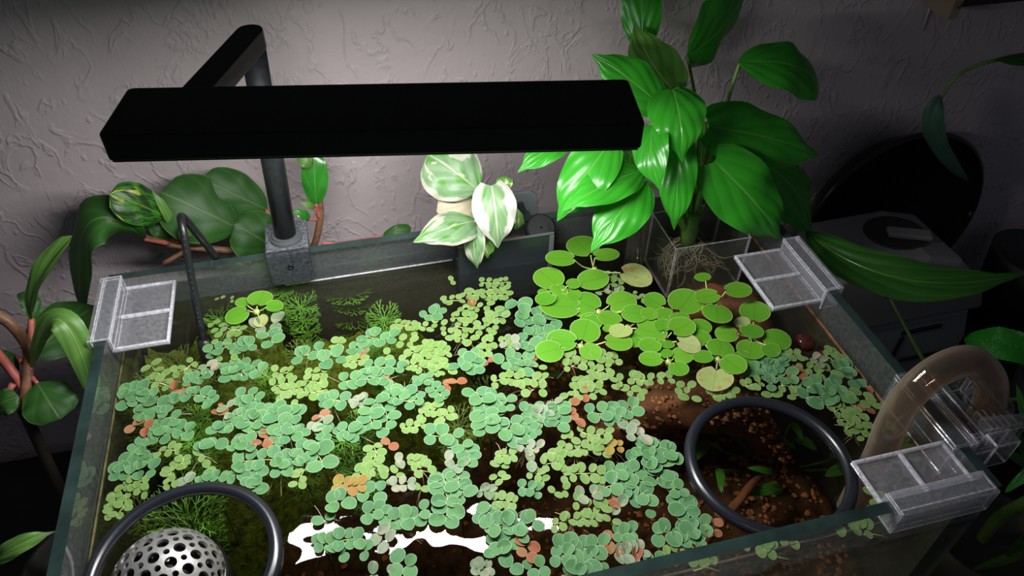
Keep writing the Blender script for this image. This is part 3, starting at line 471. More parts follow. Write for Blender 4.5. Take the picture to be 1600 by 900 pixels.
SPID=[
([0.72, 0.0892, 0.3589], None, [0.69, 0.1379, 0.3385], 0.0286, [-0.6286, -0.0617, 0.7752], 0.3, 0.01, 'strap', 'lily_gloss', [[0.74, 0.0319, 0.2593]]),
([0.73, 0.0284, 0.2494], None, [0.7, 0.0951, 0.3109], 0.0077, [-0.471, -0.7028, 0.5332], 0.3, 0.006, 'strap', 'lily_dark', [[0.74, 0.0319, 0.2593]]),
([0.73, 0.0221, 0.2399], None, [0.71, 0.0929, 0.3268], 0.0099, [-0.5605, -0.7007, 0.4415], 0.3, 0.006, 'strap', 'lily_dark', [[0.74, 0.0319, 0.2593]]),
([0.73, 0.0494, 0.2919], None, [0.69, 0.0386, 0.2583], 0.0088, [-0.5823, -0.2515, 0.7731], 0.3, 0.006, 'strap', 'lily', [[0.74, 0.0319, 0.2593]]),
([0.73, 0.0311, 0.2641], None, [0.68, 0.0583, 0.2963], 0.0109, [0.0678, -0.7076, 0.7034], 0.3, 0.006, 'strap', 'lily_dark', [[0.74, 0.0319, 0.2593]]),
([0.73, 0.0154, 0.2507], None, [0.68, 0.0036, 0.2219], 0.0103, [-0.4576, -0.184, 0.8699], 0.3, 0.006, 'strap', 'lily_dark', [[0.74, 0.0319, 0.2593]]),
([0.73, -0.0001, 0.2271], None, [0.68, 0.0149, 0.1791], 0.0086, [-0.7056, -0.1151, 0.6992], 0.3, 0.006, 'strap', 'lily_dark', [[0.74, 0.0319, 0.2593]])]
CRYPT=[
([0.5395, 0.1079, 0.215], None, [0.4979, 0.1056, 0.225], 0.0111, [0.2396, -0.2395, 0.9409], 0.2, 0.006, 'strap', 'crypt', [[0.5514, 0.1299, 0.19], [0.5696, 0.1623, 0.16]]),
([0.5403, 0.1219, 0.215], None, [0.5141, 0.1297, 0.225], 0.0066, [0.2078, -0.4293, 0.8789], 0.2, 0.006, 'strap', 'crypt', [[0.5519, 0.1373, 0.19], [0.5696, 0.1623, 0.16]]),
([0.4935, 0.1403, 0.215], None, [0.48, 0.112, 0.225], 0.0083, [0.0257, 0.3217, 0.9465], 0.2, 0.006, 'strap', 'crypt', [[0.5275, 0.1469, 0.19], [0.5696, 0.1623, 0.16]]),
([0.5606, 0.1857, 0.215], None, [0.5129, 0.1754, 0.225], 0.0171, [0.2435, -0.2084, 0.9472], 0.2, 0.006, 'strap', 'crypt', [[0.5619, 0.1695, 0.19], [0.5696, 0.1623, 0.16]]),
([0.5156, 0.1998, 0.215], None, [0.5038, 0.1687, 0.225], 0.0102, [-0.0336, 0.3173, 0.9477], 0.2, 0.006, 'strap', 'crypt', [[0.5393, 0.1766, 0.19], [0.5696, 0.1623, 0.16]]),
([0.5347, 0.162, 0.215], None, [0.5421, 0.1418, 0.225], 0.0101, [-0.5017, 0.2287, 0.8343], 0.2, 0.006, 'strap', 'crypt', [[0.5489, 0.1579, 0.19], [0.5696, 0.1623, 0.16]]),
([0.6117, 0.1135, 0.215], None, [0.5767, 0.1055, 0.225], 0.0122, [0.2994, -0.1292, 0.9454], 0.2, 0.006, 'strap', 'crypt', [[0.5889, 0.1329, 0.19], [0.5696, 0.1623, 0.16]]),
([0.5983, 0.1246, 0.215], None, [0.5997, 0.1292, 0.225], 0.0059, [-0.5371, -0.735, 0.4139], 0.2, 0.006, 'strap', 'crypt', [[0.5818, 0.1387, 0.19], [0.5696, 0.1623, 0.16]]),
([0.5788, 0.1542, 0.215], None, [0.5847, 0.1314, 0.225], 0.0096, [-0.4728, 0.2489, 0.8453], 0.2, 0.006, 'strap', 'crypt', [[0.5715, 0.1538, 0.19], [0.5696, 0.1623, 0.16]]),
([0.5574, 0.1587, 0.215], None, [0.567, 0.1379, 0.225], 0.007, [-0.5206, 0.1608, 0.8385], 0.2, 0.006, 'strap', 'crypt', [[0.5605, 0.1562, 0.19], [0.5696, 0.1623, 0.16]]),
([0.4965, 0.1706, 0.215], None, [0.4712, 0.1478, 0.225], 0.0112, [0.2578, 0.1341, 0.9569], 0.2, 0.006, 'strap', 'crypt', [[0.5293, 0.1623, 0.19], [0.5696, 0.1623, 0.16]]),
([0.5837, 0.1722, 0.215], None, [0.5774, 0.1433, 0.225], 0.0075, [-0.1996, 0.3598, 0.9114], 0.2, 0.006, 'strap', 'crypt', [[0.5737, 0.1628, 0.19], [0.5696, 0.1623, 0.16]]),
([0.5261, 0.1709, 0.215], None, [0.5489, 0.1689, 0.225], 0.0107, [-0.4047, -0.2664, 0.8748], 0.2, 0.006, 'strap', 'crypt', [[0.5445, 0.1623, 0.19], [0.5696, 0.1623, 0.16]])]
PATHS={'pepback': [[[0.0212, 0.415, 0.3539], [0.0348, 0.43, 0.3327], [0.0657, 0.43, 0.3214], [0.1219, 0.435, 0.3002], [0.158, 0.435, 0.2967], [0.1685, 0.43, 0.3087], [0.1781, 0.43, 0.3377], [0.1809, 0.43, 0.3604]], [[0.0548, 0.43, 0.325], [0.0273, 0.42, 0.3177]], [[0.1762, 0.43, 0.3048], [0.2018, 0.43, 0.3042], [0.2365, 0.43, 0.3054]]], 'pepleft': [[[-0.0793, 0.32, 0.3737], [-0.0667, 0.315, 0.3601], [-0.0626, 0.31, 0.3368], [-0.0607, 0.29, 0.3304], [-0.0689, 0.27, 0.3086]], [[-0.0797, 0.3, 0.3508], [-0.0745, 0.295, 0.3323], [-0.0648, 0.28, 0.3195]], [[-0.0623, 0.315, 0.3339], [-0.0585, 0.33, 0.3502]]], 'cable': [[0.0852, 0.375, 0.3512], [0.0779, 0.372, 0.3783], [0.0719, 0.362, 0.4088], [0.0727, 0.346, 0.4027], [0.0697, 0.332, 0.3627], [0.0685, 0.318, 0.3309], [0.0682, 0.31, 0.3114]], 'pipe': [[0.553, 0.0518, 0.2669], [0.556, 0.0555, 0.2987], [0.56, 0.0589, 0.3257], [0.566, 0.0672, 0.3518], [0.575, 0.0726, 0.3775], [0.59, 0.0736, 0.3972], [0.61, 0.0716, 0.4035], [0.628, 0.0657, 0.389], [0.64, 0.0625, 0.3652], [0.642, 0.0602, 0.3426]], 'feathers': [[0.0598, 0.1466, 0.3, 0.03], [0.2225, 0.3132, 0.3, 0.017], [0.1499, 0.3409, 0.305, 0.018], [0.1349, 0.3548, 0.315, 0.012], [0.194, 0.3648, 0.29, 0.024], [0.0778, 0.3478, 0.3, 0.016], [0.0389, 0.3943, 0.29, 0.016], [0.0611, 0.2355, 0.3, 0.014], [0.0598, 0.2133, 0.3, 0.016], [0.1737, 0.1855, 0.3, 0.016], [0.1848, 0.1594, 0.29, 0.018], [0.1874, 0.1982, 0.3, 0.014], [0.2088, 0.2715, 0.3, 0.01], [0.1155, 0.3491, 0.29, 0.014], [0.1164, 0.2673, 0.3, 0.01], [0.0244, 0.291, 0.29, 0.014]], 'woodA': [[0.4699, 0.2515, 0.25], [0.4889, 0.1953, 0.262], [0.5166, 0.1634, 0.265], [0.558, 0.1508, 0.25]]}


# ------------------------------------------------------------------ material helpers
MATS = {}
def new_mat(name):
    m = bpy.data.materials.new(name); m.use_nodes = True
    nt = m.node_tree; nt.nodes.clear()
    out = nt.nodes.new('ShaderNodeOutputMaterial')
    MATS[name] = m
    return m, nt, out
def nd(nt, typ, ins=None, **props):
    n = nt.nodes.new('ShaderNode' + typ)
    for k, v in props.items(): setattr(n, k, v)
    for k, v in (ins or {}).items():
        if hasattr(v, 'is_linked') or hasattr(v, 'links'): nt.links.new(v, n.inputs[k])
        else: n.inputs[k].default_value = v
    return n
def c4(c): return (c[0], c[1], c[2], 1.0)
def ramp(nt, fac, stops):
    r = nt.nodes.new('ShaderNodeValToRGB'); nt.links.new(fac, r.inputs[0])
    e = r.color_ramp.elements
    while len(e) < len(stops): e.new(0.5)
    for i, (p, c) in enumerate(stops):
        e[i].position = p; e[i].color = c4(c) if len(c) == 3 else c
    return r.outputs[0]
def mixc(nt, fac, a, b, blend='MIX'):
    m = nt.nodes.new('ShaderNodeMix'); m.data_type = 'RGBA'; m.blend_type = blend
    for sock, v in ((m.inputs[0], fac), (m.inputs[6], a), (m.inputs[7], b)):
        if hasattr(v, 'links'): nt.links.new(v, sock)
        elif isinstance(v, (int, float)): sock.default_value = v
        else: sock.default_value = c4(v)
    return m.outputs[2]
def mth(nt, op, a, b=None, clamp=False):
    m = nt.nodes.new('ShaderNodeMath'); m.operation = op; m.use_clamp = clamp
    for i, v in enumerate((a, b)):
        if v is None: continue
        if hasattr(v, 'links'): nt.links.new(v, m.inputs[i])
        else: m.inputs[i].default_value = v
    return m.outputs[0]
def principled(name, col, rough=0.5, metal=0.0, spec=0.5, noise_scale=None, noise_amt=0.25, bump=0.0, bump_scale=200, coat=0.0):
    m, nt, out = new_mat(name)
    b = nd(nt, 'BsdfPrincipled', {'Base Color': c4(col), 'Roughness': rough, 'Metallic': metal, 'Specular IOR Level': spec, 'Coat Weight': coat})
    tc = nd(nt, 'TexCoord')
    if noise_scale:
        n = nd(nt, 'TexNoise', {'Vector': tc.outputs['Object'], 'Scale': noise_scale, 'Detail': 5.0})
        dark = tuple(x * (1 - noise_amt) for x in col); lite = tuple(min(1, x * (1 + noise_amt)) for x in col)
        nt.links.new(ramp(nt, n.outputs[0], [(0.3, dark), (0.7, lite)]), b.inputs['Base Color'])
    if bump:
        n2 = nd(nt, 'TexNoise', {'Vector': tc.outputs['Object'], 'Scale': bump_scale, 'Detail': 4.0})
        bp = nd(nt, 'Bump', {'Height': n2.outputs[0], 'Strength': bump, 'Distance': 0.002})
        nt.links.new(bp.outputs[0], b.inputs['Normal'])
    nt.links.new(b.outputs[0], out.inputs[0])
    return m
def clear(name, tint=(0.93, 0.97, 0.95), haze=0.0, haze_col=(0.8, 0.8, 0.9), rough=0.02, ior=1.45, bump=0.0, scale=60, absorb=None, edge=0.0):
    """clear sheet: straight-through transmission plus Fresnel reflection, a little surface haze"""
    m, nt, out = new_mat(name)
    tr = nd(nt, 'BsdfTransparent', {'Color': c4(tint)})
    gl = nd(nt, 'BsdfGlossy', {'Color': (1, 1, 1, 1), 'Roughness': rough})
    tc = nd(nt, 'TexCoord'); ge = nd(nt, 'NewGeometry'); nrm = ge.outputs['Normal']
    if bump:
        n2 = nd(nt, 'TexNoise', {'Vector': tc.outputs['Object'], 'Scale': scale, 'Detail': 0.4 if absorb else 3.0})
        bp = nd(nt, 'Bump', {'Height': n2.outputs[0], 'Strength': bump, 'Distance': 0.0014 if absorb else 0.001})
        nt.links.new(bp.outputs[0], gl.inputs['Normal']); nrm = bp.outputs[0]
    dt = nd(nt, 'VectorMath', {0: ge.outputs['Incoming'], 1: nrm}, operation='DOT_PRODUCT')
    f0 = ((ior-1)/(ior+1))**2
    sch = mth(nt, 'POWER', mth(nt, 'SUBTRACT', 1.0, mth(nt, 'ABSOLUTE', dt.outputs['Value']), True), 5.0)
    frs = mth(nt, 'ADD', mth(nt, 'MULTIPLY', sch, 1-f0), f0)
    base = tr.outputs[0]
    if haze > 0:
        df = nd(nt, 'BsdfDiffuse', {'Color': c4(haze_col)})
        tl = nd(nt, 'BsdfTranslucent', {'Color': c4(haze_col)})
        a = nd(nt, 'MixShader', {0: 0.5, 1: df.outputs[0], 2: tl.outputs[0]})
        nz = nd(nt, 'TexNoise', {'Vector': tc.outputs['Object'], 'Scale': 320.0, 'Detail': 6.0, 'Roughness': 0.7})
        hz = mth(nt, 'MULTIPLY', ramp(nt, nz.outputs[0], [(0.35, (0.5,) * 3), (0.7, (1.5,) * 3)]), haze, True)
        if edge:   # milkier toward the outline: thicker wall, plus edge reflections put into the haze
            gz = mth(nt, 'POWER', mth(nt, 'SUBTRACT', 1.0, mth(nt, 'ABSOLUTE', dt.outputs['Value']), True), 1.6)
            hz = mth(nt, 'ADD', haze, mth(nt, 'MULTIPLY', gz, edge), True)
        mx = nd(nt, 'MixShader', {0: hz, 1: base, 2: a.outputs[0]}); base = mx.outputs[0]
    mx = nd(nt, 'MixShader', {0: frs, 1: base, 2: gl.outputs[0]})
    nt.links.new(mx.outputs[0], out.inputs[0])
    if absorb:
        va = nd(nt, 'VolumeAbsorption', {'Color': c4(absorb[0]), 'Density': absorb[1]})
        nt.links.new(va.outputs[0], out.inputs[1])
    return m
def leafmat(name, col, vein, rough=0.35, spec=0.5, lateral=22.0, vein_amt=0.35, bump=0.5, under=None, patches=None, trans=0.25, var=0.12, border=None):
    """leaf: UV.x = across (0..1, midrib 0.5), UV.y = along; curved lateral veins, pale midrib"""
    m, nt, out = new_mat(name)
    uv = nd(nt, 'UVMap'); sp = nd(nt, 'SeparateXYZ', {0: uv.outputs[0]})
    av = mth(nt, 'ABSOLUTE', mth(nt, 'SUBTRACT', sp.outputs[0], 0.5))
    ph = mth(nt, 'ADD', mth(nt, 'MULTIPLY', sp.outputs[1], lateral), mth(nt, 'MULTIPLY', av, -lateral * 1.5))
    w = mth(nt, 'SINE', mth(nt, 'MULTIPLY', ph, 2.2))
    vw = ramp(nt, mth(nt, 'MULTIPLY_ADD', w, 0.5) if False else mth(nt, 'ADD', mth(nt, 'MULTIPLY', w, 0.5), 0.5), [(0.78, (0, 0, 0)), (1.0, (1, 1, 1))])
    mid = ramp(nt, av, [(0.008, (1, 1, 1)), (0.03, (0, 0, 0))])
    tc = nd(nt, 'TexCoord')
    nz = nd(nt, 'TexNoise', {'Vector': tc.outputs['Object'], 'Scale': 35.0, 'Detail': 4.0})
    base = ramp(nt, nz.outputs[0], [(0.3, tuple(x * (1 - var) for x in col)), (0.7, tuple(min(1, x * (1 + var)) for x in col))])
    if patches:
        for (pc, scl, lo, hi, seed) in patches:
            mp = nd(nt, 'Mapping', {'Vector': uv.outputs[0], 'Location': (seed, seed * 1.7, 0), 'Scale': (1.0, 0.55, 1)})
            pn = nd(nt, 'TexNoise', {'Vector': mp.outputs[0], 'Scale': scl, 'Detail': 3.0, 'Distortion': 0.6})
            f = ramp(nt, pn.outputs[0], [(lo, (0, 0, 0)), (hi, (1, 1, 1))])
            base = mixc(nt, f, base, pc)
    if border:
        bn = nd(nt, 'TexNoise', {'Vector': uv.outputs[0], 'Scale': border[2], 'Detail': 3.0})
        dd = mth(nt, 'ADD', av, mth(nt, 'MULTIPLY', mth(nt, 'SUBTRACT', bn.outputs[0], 0.5), border[3]))
        base = mixc(nt, ramp(nt, dd, [(border[1], (0, 0, 0)), (border[1]+0.03, (1, 1, 1))]), base, border[0])
    base = mixc(nt, mth(nt, 'MULTIPLY', vw, vein_amt * 0.35), base, vein)
    base = mixc(nt, mth(nt, 'MULTIPLY', mid, min(1, vein_amt * 1.6)), base, vein)
    if under:
        ge = nd(nt, 'NewGeometry'); base = mixc(nt, ge.outputs['Backfacing'], base, under)
    hgt = mth(nt, 'ADD', mth(nt, 'MULTIPLY', w, -0.5), mth(nt, 'MULTIPLY', mid, -1.2))
    bp = nd(nt, 'Bump', {'Height': hgt, 'Strength': bump, 'Distance': 0.0012})
    b = nd(nt, 'BsdfPrincipled', {'Base Color': base, 'Roughness': rough, 'Specular IOR Level': spec, 'Normal': bp.outputs[0]})
    tl = nd(nt, 'BsdfTranslucent', {'Color': base})
    mx = nd(nt, 'MixShader', {0: trans, 1: b.outputs[0], 2: tl.outputs[0]})
    nt.links.new(mx.outputs[0], out.inputs[0])
    return m
def padmat(name, colA, colB, rim, rough=0.5, blot=None, rimw=0.91, spec=0.4):
    """floating leaf: UV.x radial 0..1, UV.y across the fold; pale rim pigment, per-leaf tint"""
    m, nt, out = new_mat(name)
    uv = nd(nt, 'UVMap'); sp = nd(nt, 'SeparateXYZ', {0: uv.outputs[0]})
    oi = nd(nt, 'ObjectInfo')
    base = mixc(nt, oi.outputs['Random'], colA, colB)
    tc = nd(nt, 'TexCoord')
    if blot:
        nz = nd(nt, 'TexNoise', {'Vector': nd(nt, 'NewGeometry').outputs['Position'], 'Scale': 130.0, 'Detail': 3.0})
        base = mixc(nt, ramp(nt, nz.outputs[0], [(0.52, (0, 0, 0)), (0.66, (1, 1, 1))]), base, blot)
    rf = ramp(nt, sp.outputs[0], [(rimw, (0, 0, 0)), (0.985, (1, 1, 1))])
    base = mixc(nt, mth(nt, 'MULTIPLY', rf, 0.95), base, rim)
    mr = ramp(nt, sp.outputs[1], [(0.0, (1, 1, 1)), (0.06, (0, 0, 0))])
    base = mixc(nt, mth(nt, 'MULTIPLY', mr, 0.35), base, tuple(x * 0.45 for x in colA))
    n2 = nd(nt, 'TexNoise', {'Vector': tc.outputs['Object'], 'Scale': 14.0, 'Detail': 2.0})
    bp = nd(nt, 'Bump', {'Height': n2.outputs[0], 'Strength': 0.25, 'Distance': 0.0008})
    b = nd(nt, 'BsdfPrincipled', {'Base Color': base, 'Roughness': rough, 'Specular IOR Level': spec, 'Normal': bp.outputs[0]})
    tl = nd(nt, 'BsdfTranslucent', {'Color': base})
    mx = nd(nt, 'MixShader', {0: 0.18, 1: b.outputs[0], 2: tl.outputs[0]})
    nt.links.new(mx.outputs[0], out.inputs[0])
    return m

# ------------------------------------------------------------------ materials
def wall_material():
    m, nt, out = new_mat('plaster')
    tc = nd(nt, 'TexCoord')
    big = nd(nt, 'TexNoise', {'Vector': tc.outputs['Object'], 'Scale': 3.0, 'Detail': 4.0})
    col = ramp(nt, big.outputs[0], [(0.3, (0.53, 0.455, 0.475)), (0.7, (0.59, 0.51, 0.53))])
    # trowelled lumps: winding ridges that only show in patches, and small blobs
    mp = nd(nt, 'Mapping', {'Vector': tc.outputs['Object'], 'Scale': (1.0, 1.0, 0.62), 'Rotation': (0, 0.35, 0)})
    n1 = nd(nt, 'TexNoise', {'Vector': mp.outputs[0], 'Scale': 30.0, 'Detail': 4.0, 'Distortion': 0.7})
    ridge = ramp(nt, n1.outputs[0], [(0.470, (0, 0, 0)), (0.495, (1, 1, 1)), (0.505, (1, 1, 1)), (0.55, (0, 0, 0))])
    n2 = nd(nt, 'TexNoise', {'Vector': tc.outputs['Object'], 'Scale': 26.0, 'Detail': 2.0})
    mask = ramp(nt, n2.outputs[0], [(0.42, (0, 0, 0)), (0.54, (1, 1, 1))])
    vo = nd(nt, 'TexVoronoi', {'Vector': mp.outputs[0], 'Scale': 95.0, 'Randomness': 1.0})
    blob = ramp(nt, vo.outputs['Distance'], [(0.10, (1, 1, 1)), (0.26, (0, 0, 0))])
    n3 = nd(nt, 'TexNoise', {'Vector': tc.outputs['Object'], 'Scale': 17.0, 'Detail': 1.0})
    mask2 = ramp(nt, n3.outputs[0], [(0.48, (0, 0, 0)), (0.58, (1, 1, 1))])
    h = mth(nt, 'ADD', mth(nt, 'MULTIPLY', ridge, mask), mth(nt, 'MULTIPLY', mth(nt, 'MULTIPLY', blob, mask2), 0.8))
    fine = nd(nt, 'TexNoise', {'Vector': tc.outputs['Object'], 'Scale': 55.0, 'Detail': 5.0, 'Roughness': 0.6})
    h = mth(nt, 'ADD', h, mth(nt, 'MULTIPLY', fine.outputs[0], 0.9))
    bp = nd(nt, 'Bump', {'Height': h, 'Strength': 0.42, 'Distance': 0.003})
    b = nd(nt, 'BsdfPrincipled', {'Base Color': col, 'Roughness': 0.5, 'Specular IOR Level': 0.4, 'Normal': bp.outputs[0]})
    nt.links.new(b.outputs[0], out.inputs[0])
wall_material()
principled('black_metal', (0.008, 0.009, 0.010), 0.45, 0.0, 0.3)
principled('black_arm', (0.010, 0.010, 0.011), 0.5, 0.0, 0.35)
principled('black_post', (0.014, 0.016, 0.019), 0.4, 0.0, 0.5, 260, 0.3)
principled('dusty_black', (0.10, 0.11, 0.125), 0.55, 0.0, 0.4, 420, 0.65, 0.2, 600)
principled('lip_black', (0.03, 0.034, 0.042), 0.4, 0.0, 0.5, 300, 0.5)
principled('collar_grey', (0.07, 0.075, 0.08), 0.4, 0.0, 0.5)
principled('black_rubber', (0.012, 0.014, 0.02), 0.28, 0.0, 0.6)
principled('cable_black', (0.012, 0.013, 0.016), 0.35, 0.0, 0.5)
principled('planter_black', (0.02, 0.026, 0.03), 0.3, 0.0, 0.5)
principled('planter_plug', (0.012, 0.014, 0.015), 0.55, 0.0, 0.3)
principled('planter_edge', (0.10, 0.11, 0.12), 0.4, 0.0, 0.5)
principled('film', (0.022, 0.024, 0.028), 0.35, 0.0, 0.5, 500, 0.5)
principled('dark_table', (0.012, 0.011, 0.011), 0.6, 0.0, 0.3, 20, 0.3)
principled('dark_floor', (0.01, 0.01, 0.011), 0.8)
principled('grey_plastic', (0.24, 0.235, 0.24), 0.5, 0.0, 0.4)
principled('grey_plastic_cool', (0.30, 0.32, 0.345), 0.5, 0.0, 0.4)
principled('recess_dark', (0.03, 0.03, 0.03), 0.5)
principled('tub_black', (0.012, 0.011, 0.011), 0.25, 0.0, 0.5)
principled('shelf_black', (0.006, 0.006, 0.006), 0.5)
principled('bracket_tan', (0.30, 0.24, 0.16), 0.5)
principled('white_plastic', (0.6, 0.58, 0.55), 0.5)
principled('steel', (0.40, 0.40, 0.43), 0.45, 0.6, 0.5)
principled('dome_dark', (0.012, 0.013, 0.014), 0.15, 0.0, 0.6)
principled('soil', (0.060, 0.030, 0.016), 0.9, 0, 0.2, 90, 0.7, 0.6, 300)
principled('gravel', (0.34, 0.135, 0.06), 0.7, 0, 0.3, 60, 0.7)
principled('driftwood', (0.13, 0.052, 0.024), 0.75, 0, 0.3, 40, 0.6, 0.7, 120)
principled('stem_brown', (0.20, 0.10, 0.055), 0.5, 0, 0.4, 120, 0.4)
principled('stem_red', (0.45, 0.12, 0.09), 0.45, 0, 0.4, 60, 0.4)
principled('stem_green', (0.13, 0.26, 0.05), 0.45, 0, 0.4, 60, 0.3)
principled('stem_pale', (0.40, 0.48, 0.16), 0.45, 0, 0.4, 60, 0.3)
principled('root', (0.42, 0.36, 0.24), 0.6, 0, 0.3, 300, 0.4)
principled('stain_left', (0.06, 0.06, 0.02), 0.6, 0, 0.3, 90, 0.6)
principled('stem_shaded', (0.03, 0.02, 0.015), 0.6)  # stem brown darkened so the lower stem sinks into painted shade
principled('stain', (0.13, 0.062, 0.028), 0.6, 0, 0.3, 90, 0.6)
principled('shell_red', (0.085, 0.012, 0.008), 0.2, 0, 0.6, 60, 0.5)
principled('feather', (0.10, 0.28, 0.03), 0.5, 0, 0.3, 25, 0.25)
principled('feather_dull', (0.10, 0.16, 0.02), 0.6, 0, 0.3, 25, 0.3)
principled('moss', (0.105, 0.150, 0.018), 0.9, 0, 0.1, 150, 0.7, 1.0, 420)  # olive glow of the murky water put into a solid colour
clear('glass', (0.95, 0.975, 0.965), 0.11, (0.52, 0.57, 0.56))
principled('glass_edge', (0.022, 0.042, 0.039), 0.15, 0, 0.6, 40, 0.35)
clear('acrylic', (0.96, 0.96, 0.98), 0.17, (0.93, 0.92, 1.0), 0.08, 1.49, 0.3, 150)
clear('acrylic_edge', (0.9, 0.9, 0.95), 0.75, (0.95, 0.94, 1.0), 0.1, 1.49, 0.2, 150)
clear('acrylic_clear', (0.965, 0.965, 0.98), 0.06, (0.9, 0.9, 1.0), 0.03, 1.6, 0.5, 90)
clear('acrylic_box', (0.95, 0.96, 0.95), 0.06, (0.7, 0.75, 0.7), 0.03, 1.45)
clear('smoky_tube', (0.78, 0.70, 0.61), 0.07, (0.62, 0.52, 0.44), 0.03, 1.75, 0.35, 45, edge=0.75)
clear('water', (0.97, 0.97, 0.93), 0.0, rough=0.015, ior=1.33, bump=1.0, scale=34, absorb=((0.66, 0.55, 0.25), 3.0))
clear('water_side', (1, 1, 1), 0.0, rough=0.05, ior=1.02, absorb=((0.66, 0.55, 0.25), 3.0))
leafmat('lily', (0.033, 0.330, 0.018), (0.13, 0.45, 0.07), 0.30, 0.5, 9, 0.4, 0.35, under=(0.09, 0.30, 0.05), trans=0.3, border=((0.12, 0.40, 0.06), 0.484, 1.0, 0.0))
leafmat('lily_pale', (0.11, 0.30, 0.045), (0.22, 0.45, 0.10), 0.45, 0.4, 9, 0.5, 0.4, under=(0.03, 0.20, 0.02))
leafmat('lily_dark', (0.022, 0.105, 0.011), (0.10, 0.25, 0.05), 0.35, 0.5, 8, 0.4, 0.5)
leafmat('lily_gloss', (0.02, 0.22, 0.015), (0.06, 0.32, 0.04), 0.2, 0.7, 40, 0.3, 0.9)
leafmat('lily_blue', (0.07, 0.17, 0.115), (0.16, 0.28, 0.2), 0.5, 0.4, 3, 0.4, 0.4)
leafmat('pep', (0.030, 0.115, 0.019), (0.15, 0.26, 0.08), 0.48, 0.4, 6, 0.35, 0.2, under=(0.10, 0.22, 0.06), border=((0.17, 0.30, 0.10), 0.478, 1.0, 0.0))
leafmat('pep_light', (0.105, 0.25, 0.045), (0.30, 0.45, 0.14), 0.42, 0.45, 6, 0.4, 0.2)
leafmat('pep_gloss', (0.03, 0.24, 0.02), (0.16, 0.36, 0.09), 0.22, 0.6, 6, 0.4, 0.2)
leafmat('pep_var', (0.03, 0.17, 0.015), (0.25, 0.40, 0.05), 0.4, 0.45, 8, 0.3, 0.3, patches=[((0.012, 0.05, 0.010), 7.0, 0.45, 0.55, 3.1), ((0.40, 0.46, 0.04), 4.0, 0.58, 0.64, 8.4)])
leafmat('pothos_pale', (0.17, 0.31, 0.15), (0.42, 0.48, 0.32), 0.4, 0.45, 7, 0.5, 0.4, patches=[((0.08, 0.29, 0.03), 3.5, 0.52, 0.58, 1.3), ((0.45, 0.46, 0.36), 4.2, 0.60, 0.63, 5.2)], border=((0.46, 0.46, 0.36), 0.40, 5.0, 0.35))
leafmat('pothos_white', (0.19, 0.34, 0.15), (0.50, 0.54, 0.42), 0.4, 0.45, 7, 0.6, 0.3, patches=[((0.09, 0.32, 0.03), 2.2, 0.60, 0.64, 7.7)], border=((0.62, 0.62, 0.56), 0.24, 3.2, 0.55))
leafmat('pothos_cream', (0.42, 0.37, 0.26), (0.42, 0.37, 0.26), 0.45, 0.4, 6, 0.3, 0.3, patches=[((0.26, 0.38, 0.12), 2.5, 0.56, 0.62, 4.1)])
leafmat('pothos_lime', (0.13, 0.34, 0.05), (0.42, 0.58, 0.2), 0.4, 0.45, 7, 0.4, 0.3, patches=[((0.62, 0.64, 0.48), 3.0, 0.60, 0.64, 6.6)])
leafmat('crypt', (0.05, 0.21, 0.02), (0.12, 0.32, 0.05), 0.4, 0.4, 6, 0.3, 0.3)
padmat('fern_a', (0.082, 0.225, 0.092), (0.105, 0.262, 0.090), (0.36, 0.52, 0.33), 0.62, spec=0.25)
padmat('fern_b', (0.145, 0.280, 0.060), (0.185, 0.305, 0.090), (0.42, 0.52, 0.26), 0.6, spec=0.25)
padmat('fern_p', (0.15, 0.24, 0.12), (0.25, 0.30, 0.21), (0.42, 0.47, 0.36), 0.55, blot=(0.34, 0.30, 0.20), spec=0.25)
padmat('fern_c', (0.28, 0.085, 0.032), (0.32, 0.16, 0.075), (0.42, 0.27, 0.17), 0.65, blot=(0.28, 0.10, 0.04), spec=0.25)
padmat('fern_y', (0.27, 0.22, 0.035), (0.28, 0.15, 0.035), (0.42, 0.36, 0.13), 0.6, blot=(0.30, 0.15, 0.04), spec=0.25)
padmat('pad', (0.085, 0.300, 0.016), (0.125, 0.340, 0.022), (0.32, 0.50, 0.14), 0.45, rimw=0.93)
padmat('pad_y', (0.30, 0.42, 0.10), (0.36, 0.44, 0.17), (0.50, 0.42, 0.22), 0.5, blot=(0.40, 0.26, 0.08), rimw=0.9)
m_, nt_, o_ = new_mat('led')
e_ = nd(nt_, 'Emission', {'Color': (1.0, 0.985, 0.96, 1), 'Strength': LED_STRENGTH}); nt_.links.new(e_.outputs[0], o_.inputs[0])

